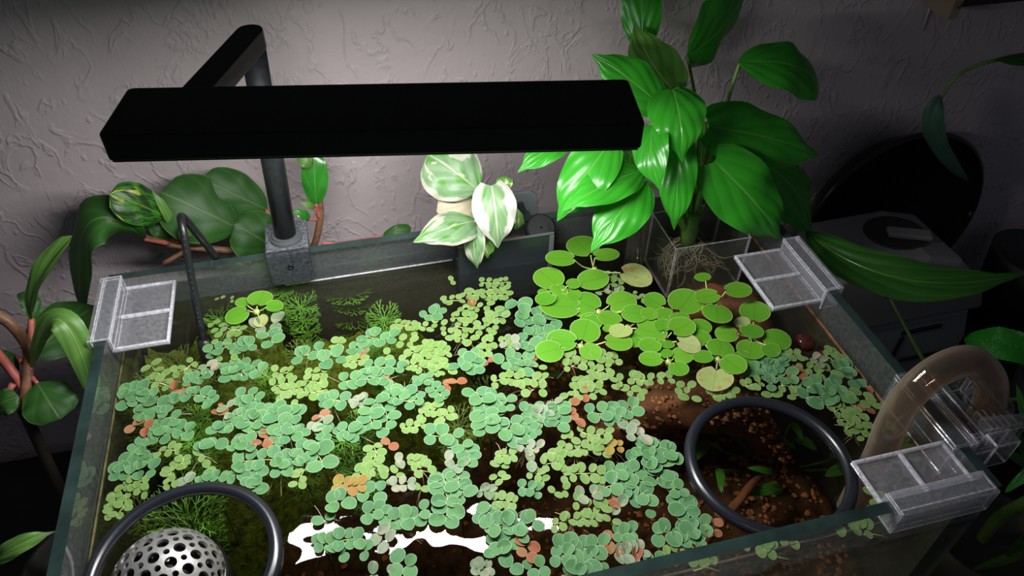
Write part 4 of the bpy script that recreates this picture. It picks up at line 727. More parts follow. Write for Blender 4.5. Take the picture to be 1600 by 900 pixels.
# ------------------------------------------------------------------ mesh helpers
class MB:
    def __init__(s): s.v = []; s.f = []; s.mi = []; s.uv = None
    def face(s, idx, mi=0): s.f.append(tuple(idx)); s.mi.append(mi)
    def box(s, x0, x1, y0, y1, z0, z1, M=None, mi=0, mtop=None):
        b = len(s.v)
        for x, y, z in ((x0,y0,z0),(x1,y0,z0),(x1,y1,z0),(x0,y1,z0),(x0,y0,z1),(x1,y0,z1),(x1,y1,z1),(x0,y1,z1)):
            p = Vector((x, y, z)); s.v.append(M @ p if M else p)
        for k, q in enumerate(((3,2,1,0),(4,5,6,7),(0,1,5,4),(1,2,6,5),(2,3,7,6),(3,0,4,7))):
            s.face([b + i for i in q], mi)
        return s
    def tube(s, pts, rad, seg=10, caps=True, mi=0):
        pts = [Vector(p) for p in pts]; n = len(pts)
        rad = rad if isinstance(rad, (list, tuple)) else [rad] * n
        b = len(s.v); prev = None
        for i, p in enumerate(pts):
            t = (pts[min(i+1, n-1)] - pts[max(i-1, 0)]).normalized()
            if prev is None:
                a = t.orthogonal().normalized()
            else:
                a = (prev - t * prev.dot(t))
                a = a.normalized() if a.length > 1e-6 else t.orthogonal().normalized()
            prev = a; c = t.cross(a)
            for k in range(seg):
                an = 2 * math.pi * k / seg
                s.v.append(p + (a * math.cos(an) + c * math.sin(an)) * rad[i])
        for i in range(n - 1):
            for k in range(seg):
                k2 = (k + 1) % seg
                s.face((b+i*seg+k, b+i*seg+k2, b+(i+1)*seg+k2, b+(i+1)*seg+k), mi)
        if caps:
            s.face([b + k for k in reversed(range(seg))], mi)
            s.face([b + (n-1)*seg + k for k in range(seg)], mi)
        return s
    def lathe(s, prof, seg=24, M=None, mi=0):
        b = len(s.v)
        for r, z in prof:
            for k in range(seg):
                an = 2*math.pi*k/seg
                p = Vector((r*math.cos(an), r*math.sin(an), z)); s.v.append(M @ p if M else p)
        for i in range(len(prof)-1):
            for k in range(seg):
                k2 = (k+1) % seg
                s.face((b+i*seg+k, b+i*seg+k2, b+(i+1)*seg+k2, b+(i+1)*seg+k), mi)
        return s
    def prism(s, poly, d0, d1, fn, mi=0):
        """poly in 2D, extruded from d0 to d1; fn(u,v,d) -> point"""
        n = len(poly); b = len(s.v)
        for d in (d0, d1):
            for u, v in poly: s.v.append(Vector(fn(u, v, d)))
        s.face([b+i for i in range(n)][::-1], mi); s.face([b+n+i for i in range(n)], mi)
        for i in range(n):
            j = (i+1) % n; s.face((b+i, b+j, b+n+j, b+n+i), mi)
        return s
    def build(s, name, mat, parent=None, smooth=False, bevel=0.0, seg=2, loc=None):
        me = bpy.data.meshes.new(name)
        me.from_pydata([tuple(v) for v in s.v], [], s.f)
        mats = mat if isinstance(mat, (list, tuple)) else [mat]
        for mm in mats: me.materials.append(MATS[mm])
        me.polygons.foreach_set('material_index', s.mi)
        if smooth: me.polygons.foreach_set('use_smooth', [True]*len(me.polygons))
        if s.uv:
            ul = me.uv_layers.new(name='UVMap')
            for lp in me.loops: ul.data[lp.index].uv = s.uv[lp.vertex_index]
        me.update()
        o = bpy.data.objects.new(name, me); COL.objects.link(o)
        if loc: o.location = loc
        if parent:
            o.parent = parent
        if bevel:
            bm = o.modifiers.new('bevel', 'BEVEL'); bm.width = bevel; bm.segments = seg; bm.limit_method = 'ANGLE'
            if len(mats) > 1 and mats[1] == 'acrylic_edge': bm.material = 1; bm.segments = 1  # milky bevel faces put an edge highlight into the colour
        return o
def root(name, label, cat, loc=(0, 0, 0), group=None):
    o = bpy.data.objects.new(name, None); COL.objects.link(o); o.location = loc
    o.empty_display_size = 0.02
    return tag(o, label, cat, group)
def tag(o, label, cat, group=None):
    o['label'] = label; o['category'] = cat
    if group: o['group'] = group
    return o
def local(r, p): return tuple(Vector(p) - r.location)
def shift(mb, r):
    mb.v = [Vector(v) - r.location for v in mb.v]; return mb
def struct(o): o['kind'] = 'structure'; return o
def rot(axis, deg): return Matrix.Rotation(math.radians(deg), 4, axis)
def T(x, y, z): return Matrix.Translation((x, y, z))
def bez(pts, n=10):
    """smooth path through points (Catmull-Rom)"""
    P = [Vector(p) for p in pts]
    if len(P) == 2: return [P[0].lerp(P[1], i / n) for i in range(n + 1)]
    out = []
    for i in range(len(P) - 1):
        p0 = P[max(i-1, 0)]; p1 = P[i]; p2 = P[i+1]; p3 = P[min(i+2, len(P)-1)]
        for k in range(n):
            t = k / n
            out.append(0.5 * ((2*p1) + (p2-p0)*t + (2*p0-5*p1+4*p2-p3)*t*t + (3*p1-p0-3*p2+p3)*t**3))
    out.append(P[-1]); return out

# ------------------------------------------------------------------ structure
w = MB().box(-1.2, 2.2, 0.50, 0.58, -0.72, 1.5).build('wall_back', 'plaster'); struct(w)
fl = MB().box(-1.2, 2.2, -1.2, 0.50, -0.76, -0.72).build('floor', 'dark_floor'); struct(fl)
tb = root('cabinet', 'dark cabinet under the glass tank', 'cabinet', (0.4, 0.2, -0.72))
shift(MB().box(-0.45, 1.45, -0.06, 0.485, -0.03, -0.001), tb).build('worktop', 'dark_table', tb, bevel=0.003)
shift(MB().box(-0.43, 1.43, -0.03, 0.475, -0.72, -0.03), tb).build('carcass', 'dark_table', tb)

# ------------------------------------------------------------------ aquarium
TH = 0.008
aq = root('aquarium', 'rimless glass aquarium full of floating plants', 'aquarium', (0.3, 0.18, 0.0))
def pane(name, x0, x1, y0, y1, z0, z1, big):
    mb = MB()
    mb.box(x0, x1, y0, y1, z0, z1)
    # faces: bottom, top, front(-y), right(+x), back(+y), left(-x)
    clearset = {'y': (2, 4), 'x': (3, 5), 'z': (0, 1)}[big]
    mb.mi = [0 if i in clearset else 1 for i in range(6)]
    return shift(mb, aq).build(name, ['glass', 'glass_edge'], aq)
pane('glass_pane', 0, 0.6, 0.36-TH, 0.36, 0.008, 0.36, 'y')
pane('glass_pane', 0, 0.6, 0, TH, 0.008, 0.36, 'y')
pane('glass_pane', 0, TH, TH, 0.36-TH, 0.008, 0.36, 'x')
pane('glass_pane', 0.6-TH, 0.6, TH, 0.36-TH, 0.008, 0.36, 'x')
pane('glass_pane', 0, 0.6, 0, 0.36, 0, 0.0078, 'z')
shift(MB().box(0.115, 0.6, 0.3605, 0.3625, 0.008, 0.352), aq).build('backing_film', 'film', aq)
shift(MB().box(0.002, 0.115, 0.3605, 0.3625, 0.008, 0.340), aq).build('backing_film', 'film', aq)
WZ = 0.327
IN0, IN1, JN0, JN1 = TH+0.0005, 0.6-TH-0.0005, TH+0.0005, 0.36-TH-0.0005
def wobble(x): return 0.0012*noise.noise(Vector((x*40, 3.3, 1.1)))
for (p0, p1, d) in (((IN1, JN0), (IN1, JN1), (-1, 0)), ((IN0, JN0), (IN1, JN0), (0, 1)), ((IN0, JN0), (IN0, JN1), (1, 0))):
    mb = MB(); n = 40
    for i in range(n+1):
        t = i/n; x = p0[0]+(p1[0]-p0[0])*t; y = p0[1]+(p1[1]-p0[1])*t
        th = 0.0012 if d[0] == 1 else 0.0022 + wobble(t+d[0])
        for zz, q in ((WZ-0.0006, 0), (WZ+th, 0), (WZ+th, 0.0008), (WZ-0.0006, 0.0016)):
            mb.v.append(Vector((x+d[0]*q, y+d[1]*q, zz)))
    for i in range(n):
        for k in range(4): mb.face((i*4+k, i*4+(k+1) % 4, i*4+4+(k+1) % 4, i*4+4+k))
    shift(mb, aq).build('waterline_scum', 'stain' if d[0] != 1 else 'stain_left', aq, True)
shift(MB().box(0.14, 0.295, JN1-0.0010, JN1, WZ-0.0003, WZ+0.0007), aq).build('meniscus', 'acrylic_edge', aq)
wm = MB().box(IN0, IN1, JN0, JN1, 0.0095, WZ); wm.mi = [1, 0, 1, 1, 1, 1]
wo = wm.build('water', ['water', 'water_side']); tag(wo, 'clear tea-tinted water filling the tank', 'water')
# soil
def soil_h(x, y):
    r = max(0.0, min(1.0, (x-0.30)/0.2)); r = r*r*(3-2*r)
    b = max(0.0, min(1.0, (y-0.16)/0.16))
    return 0.085 + 0.095*r + 0.03*b + 0.02*noise.noise(Vector((x*14, y*14, 0.3))) + 0.008*noise.noise(Vector((x*60, y*60, 4)))
mb = MB(); nx, ny = 90, 54
e0 = 0.002
for j in range(ny+1):
    for i in range(nx+1):
        x = IN0+e0+(IN1-IN0-2*e0)*i/nx; y = JN0+e0+(JN1-JN0-2*e0)*j/ny
        mb.v.append(Vector((x, y, soil_h(x, y))))
for j in range(ny):
    for i in range(nx):
        a = j*(nx+1)+i; mb.face((a, a+1, a+nx+2, a+nx+1))
b0 = len(mb.v)
edge = [i for i in range(nx+1)] + [(j)*(nx+1)+nx for j in range(1, ny+1)] + [ny*(nx+1)+i for i in range(nx-1, -1, -1)] + [j*(nx+1) for j in range(ny-1, 0, -1)]
for e in edge: mb.v.append(Vector((mb.v[e].x, mb.v[e].y, 0.0098)))
for k in range(len(edge)):
    k2 = (k+1) % len(edge); mb.face((edge[k], b0+k, b0+k2, edge[k2]))
mb.face([b0+k for k in range(len(edge))])
so = mb.build('soil', 'soil', smooth=True); tag(so, 'dark planting soil on the floor of the tank', 'soil'); so['kind'] = 'stuff'
mm = MB(); mx_, my_ = 60, 46  # solid mound standing in for the water's olive murk and the plant mass
def murk_h(x, y):
    a = max(0.0, min(1.0, (0.35-x)/0.10)); st = 0.16+0.08*max(0.0, min(1.0, (x-0.07)/0.06))
    b = max(0.0, min(1.0, (y-st)/0.14)); b = b*b*(3-2*b)
    edge = max(0.0, min(1.0, (0.045-x)/0.03))*0.62
    q = a*max(b, edge)
    return 0.075+0.205*q+0.026*q*noise.noise(Vector((x*34, y*34, 2.2)))+0.014*q*noise.noise(Vector((x*110, y*110, 5)))
for j in range(my_+1):
    for i in range(mx_+1):
        x = IN0+0.003+0.35*i/mx_; y = JN0+0.003+(JN1-JN0-0.006)*j/my_
        mm.v.append(Vector((x, y, murk_h(x, y))))
for j in range(my_):
    for i in range(mx_):
        a = j*(mx_+1)+i
        if max(mm.v[a].z, mm.v[a+mx_+2].z) > 0.095: mm.face((a, a+1, a+mx_+2, a+mx_+1))
mo = mm.build('moss', 'moss', smooth=True); tag(mo, 'olive green mound standing in for murky glow and plant mass at left', 'moss'); mo['kind'] = 'stuff'
mb = MB()
rg = random.Random(3)
def chunk(c, r):
    b = len(mb.v); s1, s2, s3 = (rg.uniform(0.6, 1.2) for _ in range(3)); a = rg.uniform(0, 6.28)
    for dx, dy, dz in ((1,0,0),(0.4,0.9,0.1),(-0.8,0.6,0),(-0.7,-0.6,0.1),(0.5,-0.8,0),(0,0.1,0.8),(0.1,0,-0.7)):
        x = dx*s1; y = dy*s2
        mb.v.append(Vector((c[0]+r*(x*math.cos(a)-y*math.sin(a)), c[1]+r*(x*math.sin(a)+y*math.cos(a)), c[2]+r*dz*s3)))
    for k in range(5):
        mb.face((b+k, b+(k+1) % 5, b+5)); mb.face((b+(k+1) % 5, b+k, b+6))
for k in range(5200):
    x = rg.uniform(IN0+0.006, IN1-0.006); y = rg.uniform(JN0+0.006, JN1-0.006)
    if rg.random() > (0.12 + 0.88*max(0, noise.noise(Vector((x*16, y*16, 7)))+0.25)) * (1.0 if x > 0.3 else 0.35): continue
    r = rg.uniform(0.0012, 0.0042); chunk((x, y, soil_h(x, y)+r*0.3), r)
lg = [Vector(p) for p in ((0.385, 0.20, 0.20), (0.43, 0.19, 0.255), (0.475, 0.175, 0.272), (0.52, 0.165, 0.255), (0.555, 0.15, 0.21))]
lp = bez(lg, 9)
for k in range(650):
    p = rg.choice(lp[2:-2]); a = rg.uniform(-1.3, 1.3); rr_ = rg.uniform(0.020, 0.029)
    r = rg.uniform(0.001, 0.0032)
    chunk((p.x+rg.uniform(-0.006, 0.006), p.y+math.sin(a)*rr_, p.z+math.cos(a)*rr_-0.002), r)
for k in range(900):
    x = rg.uniform(0.40, 0.57); y = rg.uniform(0.02, 0.22); r = rg.uniform(0.0012, 0.0038)
    if noise.noise(Vector((x*22, y*22, 1.7))) > -0.05: chunk((x, y, soil_h(x, y)+r*0.4), r)
go = mb.build('gravel', 'gravel'); tag(go, 'reddish brown gravel scattered over the soil', 'gravel'); go['kind'] = 'stuff'

# driftwood pieces under water on the right
def wood(pts, rads, label, seed):
    P = bez(pts, 9); n = len(P); mb = MB(); R = []
    for i in range(n):
        t = i/(n-1)*(len(rads)-1); k = min(int(t), len(rads)-2); R.append(rads[k]+(rads[k+1]-rads[k])*(t-k))
    mb.tube(P, R, 14)
    mb.v = [v + Vector((noise.noise(v*55+Vector((seed, 0, 0))), noise.noise(v*55+Vector((0, seed, 9))), noise.noise(v*55+Vector((5, 0, seed)))))*min(0.006, max(rads)*0.4)+Vector((0, 0, 1))*0.002*noise.noise(v*260) for v in mb.v]
    c = sum(mb.v, Vector())/len(mb.v)
    o = mb.build('driftwood', 'driftwood', smooth=True)
    return tag(o, label, 'driftwood', 'driftwood in the tank')
wood([(0.385, 0.20, 0.20), (0.43, 0.19, 0.255), (0.475, 0.175, 0.272), (0.52, 0.165, 0.255), (0.555, 0.15, 0.21)], [0.012, 0.022, 0.026, 0.02, 0.012], 'reddish brown driftwood log left of the black ring beside the pipe', 2)
wood([(0.51, 0.325, 0.22), (0.535, 0.295, 0.262), (0.556, 0.255, 0.283), (0.566, 0.205, 0.265)], [0.016, 0.026, 0.024, 0.014], 'rust brown driftwood just under the clip on the right rim', 9)
wood([(0.40, 0.05, 0.185), (0.45, 0.075, 0.225), (0.50, 0.105, 0.235), (0.53, 0.125, 0.21)], [0.002, 0.0035, 0.004, 0.002], 'thin dark driftwood branch seen inside the ring beside the pipe', 5)

# feathery under-water plants
def feather(loc, r, label, mat, rng, group):
    o = root('feathery_stem_plant', label, 'aquatic plant', loc, group)
    zb = soil_h(loc[0], loc[1])
    MB().tube([(0, 0, 0.002), (0.002, 0.001, (zb-loc[2])*0.5), (0, 0, zb-loc[2]-0.004)], 0.0009, 5).build('stem', mat, o)
    levels = max(2, min(4, int((loc[2]-zb)/0.02)))
    for lv in range(levels):
        mb = MB(); z = -lv*0.016; rr = r*(1.0 - 0.08*lv); a0 = rng.uniform(0, 6.28); n = 13 if lv == 0 else 10
        def rib(p, q, w):
            d = (q-p); sd = d.cross(Vector((0, 0, 1)))
            sd = sd.normalized()*w if sd.length > 1e-9 else Vector((w, 0, 0))
            b = len(mb.v); mb.v += [p-sd, p+sd, q+sd*0.7, q-sd*0.7]; mb.face((b, b+1, b+2, b+3))
        for k in range(n):
            an = a0+6.283*k/n+rng.uniform(-0.15, 0.15); p = Vector((0, 0, z)); up = rng.uniform(0.05, 0.55)
            def grow(p, an, L, w, dep):
                q = p+Vector((math.cos(an)*L, math.sin(an)*L, L*up)); rib(p, q, w)
                if dep == 0: return
                for s in (-1, 1): grow(q, an+s*rng.uniform(0.25, 0.5), L*rng.uniform(0.6, 0.85), w*0.85, dep-1)
            grow(p, an, rr*0.36, 0.00052, 3)
        mb.build('leaf_whorl', mat, o)
    return o
frng = random.Random(11)
FL = ['large feathery green rosette inside the ring around the dome', 'feathery green rosette in open water below the lamp post', 'feathery green plant right of the lamp clamp', 'small feathery sprig just below the lamp clamp', 'feathery plant seen through the reflection along the back pane']
for i, (x, y, z, r) in enumerate(PATHS['feathers']):
    lab = FL[i] if i < len(FL) else 'submerged feathery green plant showing between the floating ferns'
    feather((x, y, z), r, lab, 'feather', frng, 'bright feathery plants')
for k in range(14):
    x = frng.uniform(0.02, 0.30) if k % 3 else frng.uniform(0.018, 0.06); y = frng.uniform(0.17, 0.335) if x > 0.07 else frng.uniform(0.10, 0.335)
    feather((x, y, frng.uniform(0.275, 0.30)), frng.uniform(0.016, 0.026), 'dull olive feathery plant deep under the left half of the mat', 'feather_dull', frng, 'deep feathery plants')

# ------------------------------------------------------------------ leaves
def prof(kind, u):
    if kind == 'lily': f = (u**0.62)*((1-u)**0.95)/0.4035
    elif kind == 'heart':
        f = ((u+0.02)**0.42)*((1-u)**0.92)/0.475
    elif kind == 'round': f = ((u+0.002)**0.58)*((1-u)**0.42)/0.507
    else: f = ((u+0.01)**0.40)*((1-u)**0.55)/0.55
    if kind in ('lily', 'heart') and u > 0.8: f *= 1-0.35*math.sin((u-0.8)/0.2*math.pi)
    return min(f, 1.05)
def blade(parent, name, rec):
    B, M, Tp, wid, nrm, fold, bul, kind, mat, pet = rec
    B = Vector(B); Tp = Vector(Tp); nrm = Vector(nrm)
    nu, nv = 16, 8
    mid = Vector(M) if M else (B+Tp)/2 + nrm*bul*1.0
    # quadratic through mid at t=.5
    ctrl = 2*mid-(B+Tp)/2
    mb = MB(); mb.uv = []
    seed = B.x*31+Tp.z*17
    for i in range(nu+1):
        u = i/nu; p = B*(1-u)**2+ctrl*2*u*(1-u)+Tp*u*u
        t = ((ctrl-B)*(1-u)+(Tp-ctrl)*u).normalized()
        n = (nrm-t*nrm.dot(t))
        n = n.normalized() if n.length > 1e-5 else nrm
        s = t.cross(n)
        hw = wid/2*prof(kind, u)
        back = -t*wid*0.12*max(0, 1-u*5) if kind == 'heart' else Vector()
        for j in range(nv+1):
            v = -1+2*j/nv; a = abs(v)
            wav = 0.05*wid*math.sin(u*15+seed+(2 if v > 0 else 0))*a*a*math.sin(math.pi*u)
            z = hw*(fold*a*1.2 - 0.30*a*a) + wav
            mb.v.append(p+s*hw*v+n*z+back*(a**1.5)-parent.location)
            mb.uv.append((0.5+0.5*v, u))
    for i in range(nu):
        for j in range(nv):
            a = i*(nv+1)+j; mb.face((a, a+1, a+nv+2, a+nv+1))
    o = mb.build(name, mat, parent, True)
    if pet:
        pts = [B+(Tp-B)*0.02]+[Vector(q) for q in pet]
        P = bez(pts, 6); n = len(P); r0 = 0.0014 if wid > 0.02 else 0.0009
        pm = 'stem_red' if mat.startswith('pep') else ('stem_pale' if mat.startswith('pothos') else 'stem_green')
        shift(MB().tube(P, [r0+r0*0.9*i/(n-1) for i in range(n)], 7), parent).build('petiole', pm, o, True)
    return o
def plant(name, label, cat, loc, recs, lname='leaf'):
    r = root(name, label, cat, loc)
    for rec in recs: blade(r, lname, rec)
    return r
lily = plant('peace_lily', 'glossy green peace lily growing from the clear box of roots', 'potted plant', (0.5165, 0.31, 0.335), LILY)
pothos = plant('variegated_pothos', 'green and white variegated pothos in the black planter box', 'potted plant', (0.335, 0.343, 0.36), POTHOS)
pepb = plant('trailing_peperomia', 'dark round-leaved trailing plant behind the tank at the lamp post', 'plant', (0.14, 0.43, 0.20), PEPBACK)
pepl = plant('upright_peperomia', 'thick-leaved plant with red stems left of the tank', 'plant', (-0.06, 0.29, 0.05), PEPLEFT)
strap = plant('arching_leaf_plant', 'long dark arching leaf reaching in from the right over the grey appliance', 'plant', (0.86, 0.2, 0.0), STRAP)
hang = plant('drooping_houseplant', 'dim blue-green drooping leaf hanging by the wall at top right', 'plant', (1.0, 0.42, 0.3), HANG)
spid = plant('strap_leaved_plant', 'green strap-leaved plant beside the right end of the tank', 'plant', (0.74, 0.06, 0.0), SPID)
cryp = plant('broad_leaved_aquatic_plant', 'submerged plant with strap leaves seen inside the ring beside the pipe', 'aquatic plant', (0.5, 0.1, 0.17), CRYPT)
for path, r0 in zip(PATHS['pepback'], (0.0034, 0.0025, 0.0014)):
    shift(MB().tube(bez(path, 6), r0, 8), pepb).build('stem', 'stem_brown' if r0 > 0.002 else 'stem_red', pepb, True)
# carry the stems down to pots standing behind and beside the tank
def pot(r, x, y, z0, h, rad, mat='recess_dark'):
    prof_ = [(0.001, 0), (rad*0.75, 0), (rad, h), (rad*0.93, h), (rad*0.9, h*0.9), (0.001, h*0.9)]
    shift(MB().lathe(prof_, 24, T(x, y, z0)), r).build('pot', mat, r, True)
shift(MB().tube(bez([PATHS['pepback'][0][3], (0.13, 0.43, 0.28), (0.11, 0.43, 0.09)], 6), 0.0036, 8), pepb).build('stem', 'stem_brown', pepb, True)
pot(pepb, 0.11, 0.427, 0.0, 0.10, 0.048)
for path, r0 in zip(PATHS['pepleft'], (0.0043, 0.0036, 0.0026)):
    P = bez(path, 6)
    shift(MB().tube(P, r0, 9), pepl).build('stem', 'stem_red' if r0 < 0.004 else 'stem_brown', pepl, True)
shift(MB().tube(bez([PATHS['pepleft'][0][-1], (-0.07, 0.25, 0.2), (-0.075, 0.25, 0.09)], 6), 0.0045, 9), pepl).build('stem', 'stem_shaded', pepl, True)
pot(pepl, -0.085, 0.25, 0.0, 0.10, 0.065)
pot(strap, 1.0, 0.2, 0.0, 0.12, 0.06)
shift(MB().tube(bez([STRAP[0][2], (0.96, 0.2, 0.24), (1.0, 0.2, 0.1)], 6), 0.003, 8), strap).build('stem', 'stem_green', strap, True)
shift(MB().tube(bez([STRAP[1][9][-1], (0.85, 0.2, 0.14), (0.99, 0.2, 0.1)], 6), 0.0025, 8), strap).build('stem', 'stem_green', strap, True)
pot(spid, 0.76, 0.06, 0.0, 0.13, 0.055)
shift(MB().tube(bez([SPID[0][9][0], (0.757, 0.06, 0.16), (0.76, 0.06, 0.11)], 6), 0.006, 8), spid).build('stem', 'stem_green', spid, True)
shift(MB().tube(bez([HANG[0][9][-1], (1.1, 0.42, 0.40), (1.14, 0.42, 0.1)], 6), 0.003, 8), hang).build('stem', 'stem_green', hang, True)
pot(hang, 1.14, 0.42, 0.0, 0.12, 0.055)
# spent brown tips and roots of the lily
rr = random.Random(5)
mb = MB()
for k in range(70):
    a = rr.uniform(0, 6.28); x0, y0 = 0.517+rr.uniform(-0.012, 0.014), 0.312+rr.uniform(-0.01, 0.01)
    pts = [(x0, y0, 0.338)]; p = Vector(pts[0]); d = Vector((math.cos(a), math.sin(a)*0.5, -0.9))
    for s in range(7):
        p = p+d*0.0075; d = (d+Vector((rr.uniform(-0.8, 0.8), rr.uniform(-0.6, 0.6), rr.uniform(-0.3, 0.45)))).normalized()
        p.x = max(0.4995, min(0.566, p.x)); p.y = max(0.2955, min(0.3475, p.y)); p.z = max(0.291, min(0.342, p.z)); pts.append(tuple(p))
    mb.tube(bez(pts, 2), 0.0006, 4)
ro = shift(mb, lily).build('roots', 'root', lily, True); ro['kind'] = 'stuff'
shift(MB().tube([(0.517, 0.312, 0.372), (0.5165, 0.312, 0.352), (0.517, 0.312, 0.332)], [0.006, 0.008, 0.006], 10), lily).build('crown', 'stem_green', lily, True)

# clear box that holds the lily roots, hooked on the back pane
def clear_box(name, label, x0, x1, y0, y1, z0, z1, t=0.0016, hook=True, mat='acrylic_box'):
    r = root(name, label, 'planter', ((x0+x1)/2, (y0+y1)/2, z0))
    for nm, b in (('side_wall', (x0, x0+t, y0, y1, z0+t, z1)), ('side_wall', (x1-t, x1, y0, y1, z0+t, z1)), ('front_wall', (x0+t, x1-t, y0, y0+t, z0+t, z1)), ('back_wall', (x0+t, x1-t, y1-t, y1, z0+t, z1)), ('base', (x0, x1, y0, y1, z0, z0+t))):
        shift(MB().box(*b), r).build(nm, [mat, 'acrylic_edge'], r, bevel=0.0006)
    return r
bx = clear_box('root_box', 'clear acrylic box of tangled roots inside the back pane', 0.494, 0.572, 0.292, 0.3505, 0.288, 0.350)
for xx in (0.51, 0.55):
    shift(MB().box(xx, xx+0.008, 0.3505, 0.3518, 0.33, 0.3617).box(xx, xx+0.008, 0.3518, 0.3640, 0.3603, 0.3617), bx).build('hook', 'acrylic_box', bx)
tu = MB().lathe([(0.001, 0), (0.009, 0), (0.0098, 0.003), (0.0098, 0.075), (0.0086, 0.075), (0.0086, 0.004), (0.001, 0.003)], 24, T(0.473, 0.330, 0.292))
tuo = root('clear_vial', 'clear upright vial left of the box of roots', 'vial', (0.473, 0.33, 0.292))
shift(tu, tuo).build('tube', 'acrylic_box', tuo, True)
shift(MB().box(0.469, 0.477, 0.3395, 0.3518, 0.357, 0.3605).box(0.469, 0.477, 0.3512, 0.3630, 0.3604, 0.3622), tuo).build('hook', 'acrylic_box', tuo)

# black planter box with its round plug and grey-edged hook
pb = root('planter_box', 'black plastic planter box hooked inside the back pane', 'planter', (0.34, 0.341, 0.285))
t = 0.0018; X0, X1, Y0, Y1, Z0, Z1 = 0.297, 0.386, 0.329, 0.3505, 0.285, 0.360
for nm, b in (('front_wall', (X0, X1, Y0, Y0+t, Z0, Z1)), ('back_wall', (X0, X1, Y1-t, Y1, Z0, Z1)), ('side_wall', (X0, X0+t, Y0+t, Y1-t, Z0, Z1)), ('side_wall', (X1-t, X1, Y0+t, Y1-t, Z0, Z1)), ('base', (X0+t, X1-t, Y0+t, Y1-t, Z0, Z0+t)), ('soil_fill', (X0+t, X1-t, Y0+t, Y1-t, Z0+t, Z1-0.012))):
    shift(MB().box(*b), pb).build(nm, 'soil' if nm == 'soil_fill' else 'planter_black', pb, bevel=0.0006 if nm != 'soil_fill' else 0)
shift(MB().box(X0-0.001, X1+0.001, Y0-0.0012, Y0+0.0006, Z1-0.001, Z1+0.0012), pb).build('rim', 'planter_edge', pb, bevel=0.0004)
shift(MB().box(X1-0.003, X1+0.0015, Y0-0.0012, Y0+0.002, Z0, Z1-0.002), pb).build('corner_rib', 'planter_edge', pb, bevel=0.0005)
shift(MB().lathe([(0.001, 0.006), (0.0125, 0.006), (0.0142, 0.0045), (0.0142, 0.0), (0.001, 0.0)], 32, T(0.3785, 0.345, 0.3535) @ rot('X', 38)), pb).build('round_plug', 'planter_plug', pb)
poly = [(0.345, 0.345), (0.345, 0.385), (0.373, 0.385), (0.380, 0.380), (0.3835, 0.345)]
shift(MB().prism(poly, 0.3635, 0.368, lambda u, v, d: (u, d, v)), pb).build('hook_plate', 'planter_edge', pb, bevel=0.001)
poly = [(0.348, 0.345), (0.348, 0.375), (0.366, 0.375), (0.376, 0.345)]
shift(MB().prism(poly, 0.3605, 0.3633, lambda u, v, d: (u, d, v)), pb).build('hook_inset', 'planter_black', pb, bevel=0.0006)
shift(MB().box(0.348, 0.372, 0.350, 0.3635, 0.3605, 0.3635), pb).build('hook_bridge', 'planter_black', pb, bevel=0.0006)

# ------------------------------------------------------------------ lamp
lamp = root('aquarium_lamp', 'black clamp-on LED lamp with post, arm and wide flat head', 'lamp', (0.15, 0.365, 0.333))
cx, cy_, yaw = 0.2339, 0.2053, -10.45
HM = T(cx, cy_, 0.5585) @ rot('Z', yaw)
hl, hd, ht = 0.298, 0.0545, 0.0165
mb = MB()
def slab(x, y, r, n=5):
    P = []
    for sx, sy, a0 in ((1, 1, 0), (-1, 1, 90), (-1, -1, 180), (1, -1, 270)):
        for k in range(n+1):
            a = math.radians(a0+90*k/n); P.append((sx*(x-r)+r*math.cos(a), sy*(y-r)+r*math.sin(a)))
    return P
mb.prism(slab(hl/2, hd/2, 0.004), 0.0, ht, lambda u, v, d: HM @ Vector((u, v, d)))
hb = shift(mb, lamp).build('lamp_head', 'black_metal', lamp, bevel=0.0012)
rimm = MB()
for b in ((-hl/2+0.002, hl/2-0.002, -hd/2+0.002, -hd/2+0.0045), (-hl/2+0.002, hl/2-0.002, hd/2-0.0045, hd/2-0.002), (-hl/2+0.002, -hl/2+0.0045, -hd/2+0.0045, hd/2-0.0045), (hl/2-0.0045, hl/2-0.002, -hd/2+0.0045, hd/2-0.0045)):
    rimm.box(b[0], b[1], b[2], b[3], -0.0015, 0.0, HM)
shift(rimm, lamp).build('lower_rim', 'black_metal', lamp)
led = MB(); b = len(led.v)
for x, y in ((-0.134, -0.016), (-0.134, 0.016), (0.134, 0.016), (0.134, -0.016)): led.v.append(HM @ Vector((x, y, -0.0004)))
led.face((0, 1, 2, 3))
shift(led, lamp).build('led_panel', 'led', lamp)
px_, py_ = 0.1575, 0.3665
shift(MB().tube([(0.1490, py_, 0.367), (px_, py_-0.002, 0.549)], 0.0093, 24), lamp).build('post', 'black_post', lamp, True)
shift(MB().lathe([(0.0093, 0.007), (0.0118, 0.0068), (0.0125, 0.005), (0.0138, 0.0045), (0.0142, 0.0), (0.0093, 0.0)], 28, T(0.1492, py_, 0.3665)), lamp).build('collar', 'collar_grey', lamp)
a0 = Vector((0.1585, 0.358, 0)); a1 = Vector((0.1155, 0.2475, 0)); d = (a1-a0).normalized(); s = Vector((-d.y, d.x, 0))
hw = 0.0092; pts = []
for k in range(9):
    an = math.radians(-90+180*k/8); q = a0 - d*hw*math.cos(an)*1.0 + s*hw*math.sin(an); pts.append((q.x, q.y))
pts += [tuple((a1+s*hw)[:2]), tuple((a1-s*hw)[:2])]
shift(MB().prism(pts, 0.5475, 0.5625, lambda u, v, dd: (u, v, dd)), lamp).build('arm', 'black_arm', lamp, bevel=0.001)
shift(MB().box(0.1305, 0.1675, 0.3485, 0.392, 0.3605, 0.368), lamp).build('clamp_block', 'dusty_black', lamp, bevel=0.0015)
shift(MB().box(0.1305, 0.1675, 0.3445, 0.3515, 0.333, 0.3679), lamp).build('clamp_lip', 'lip_black', lamp, bevel=0.0015)
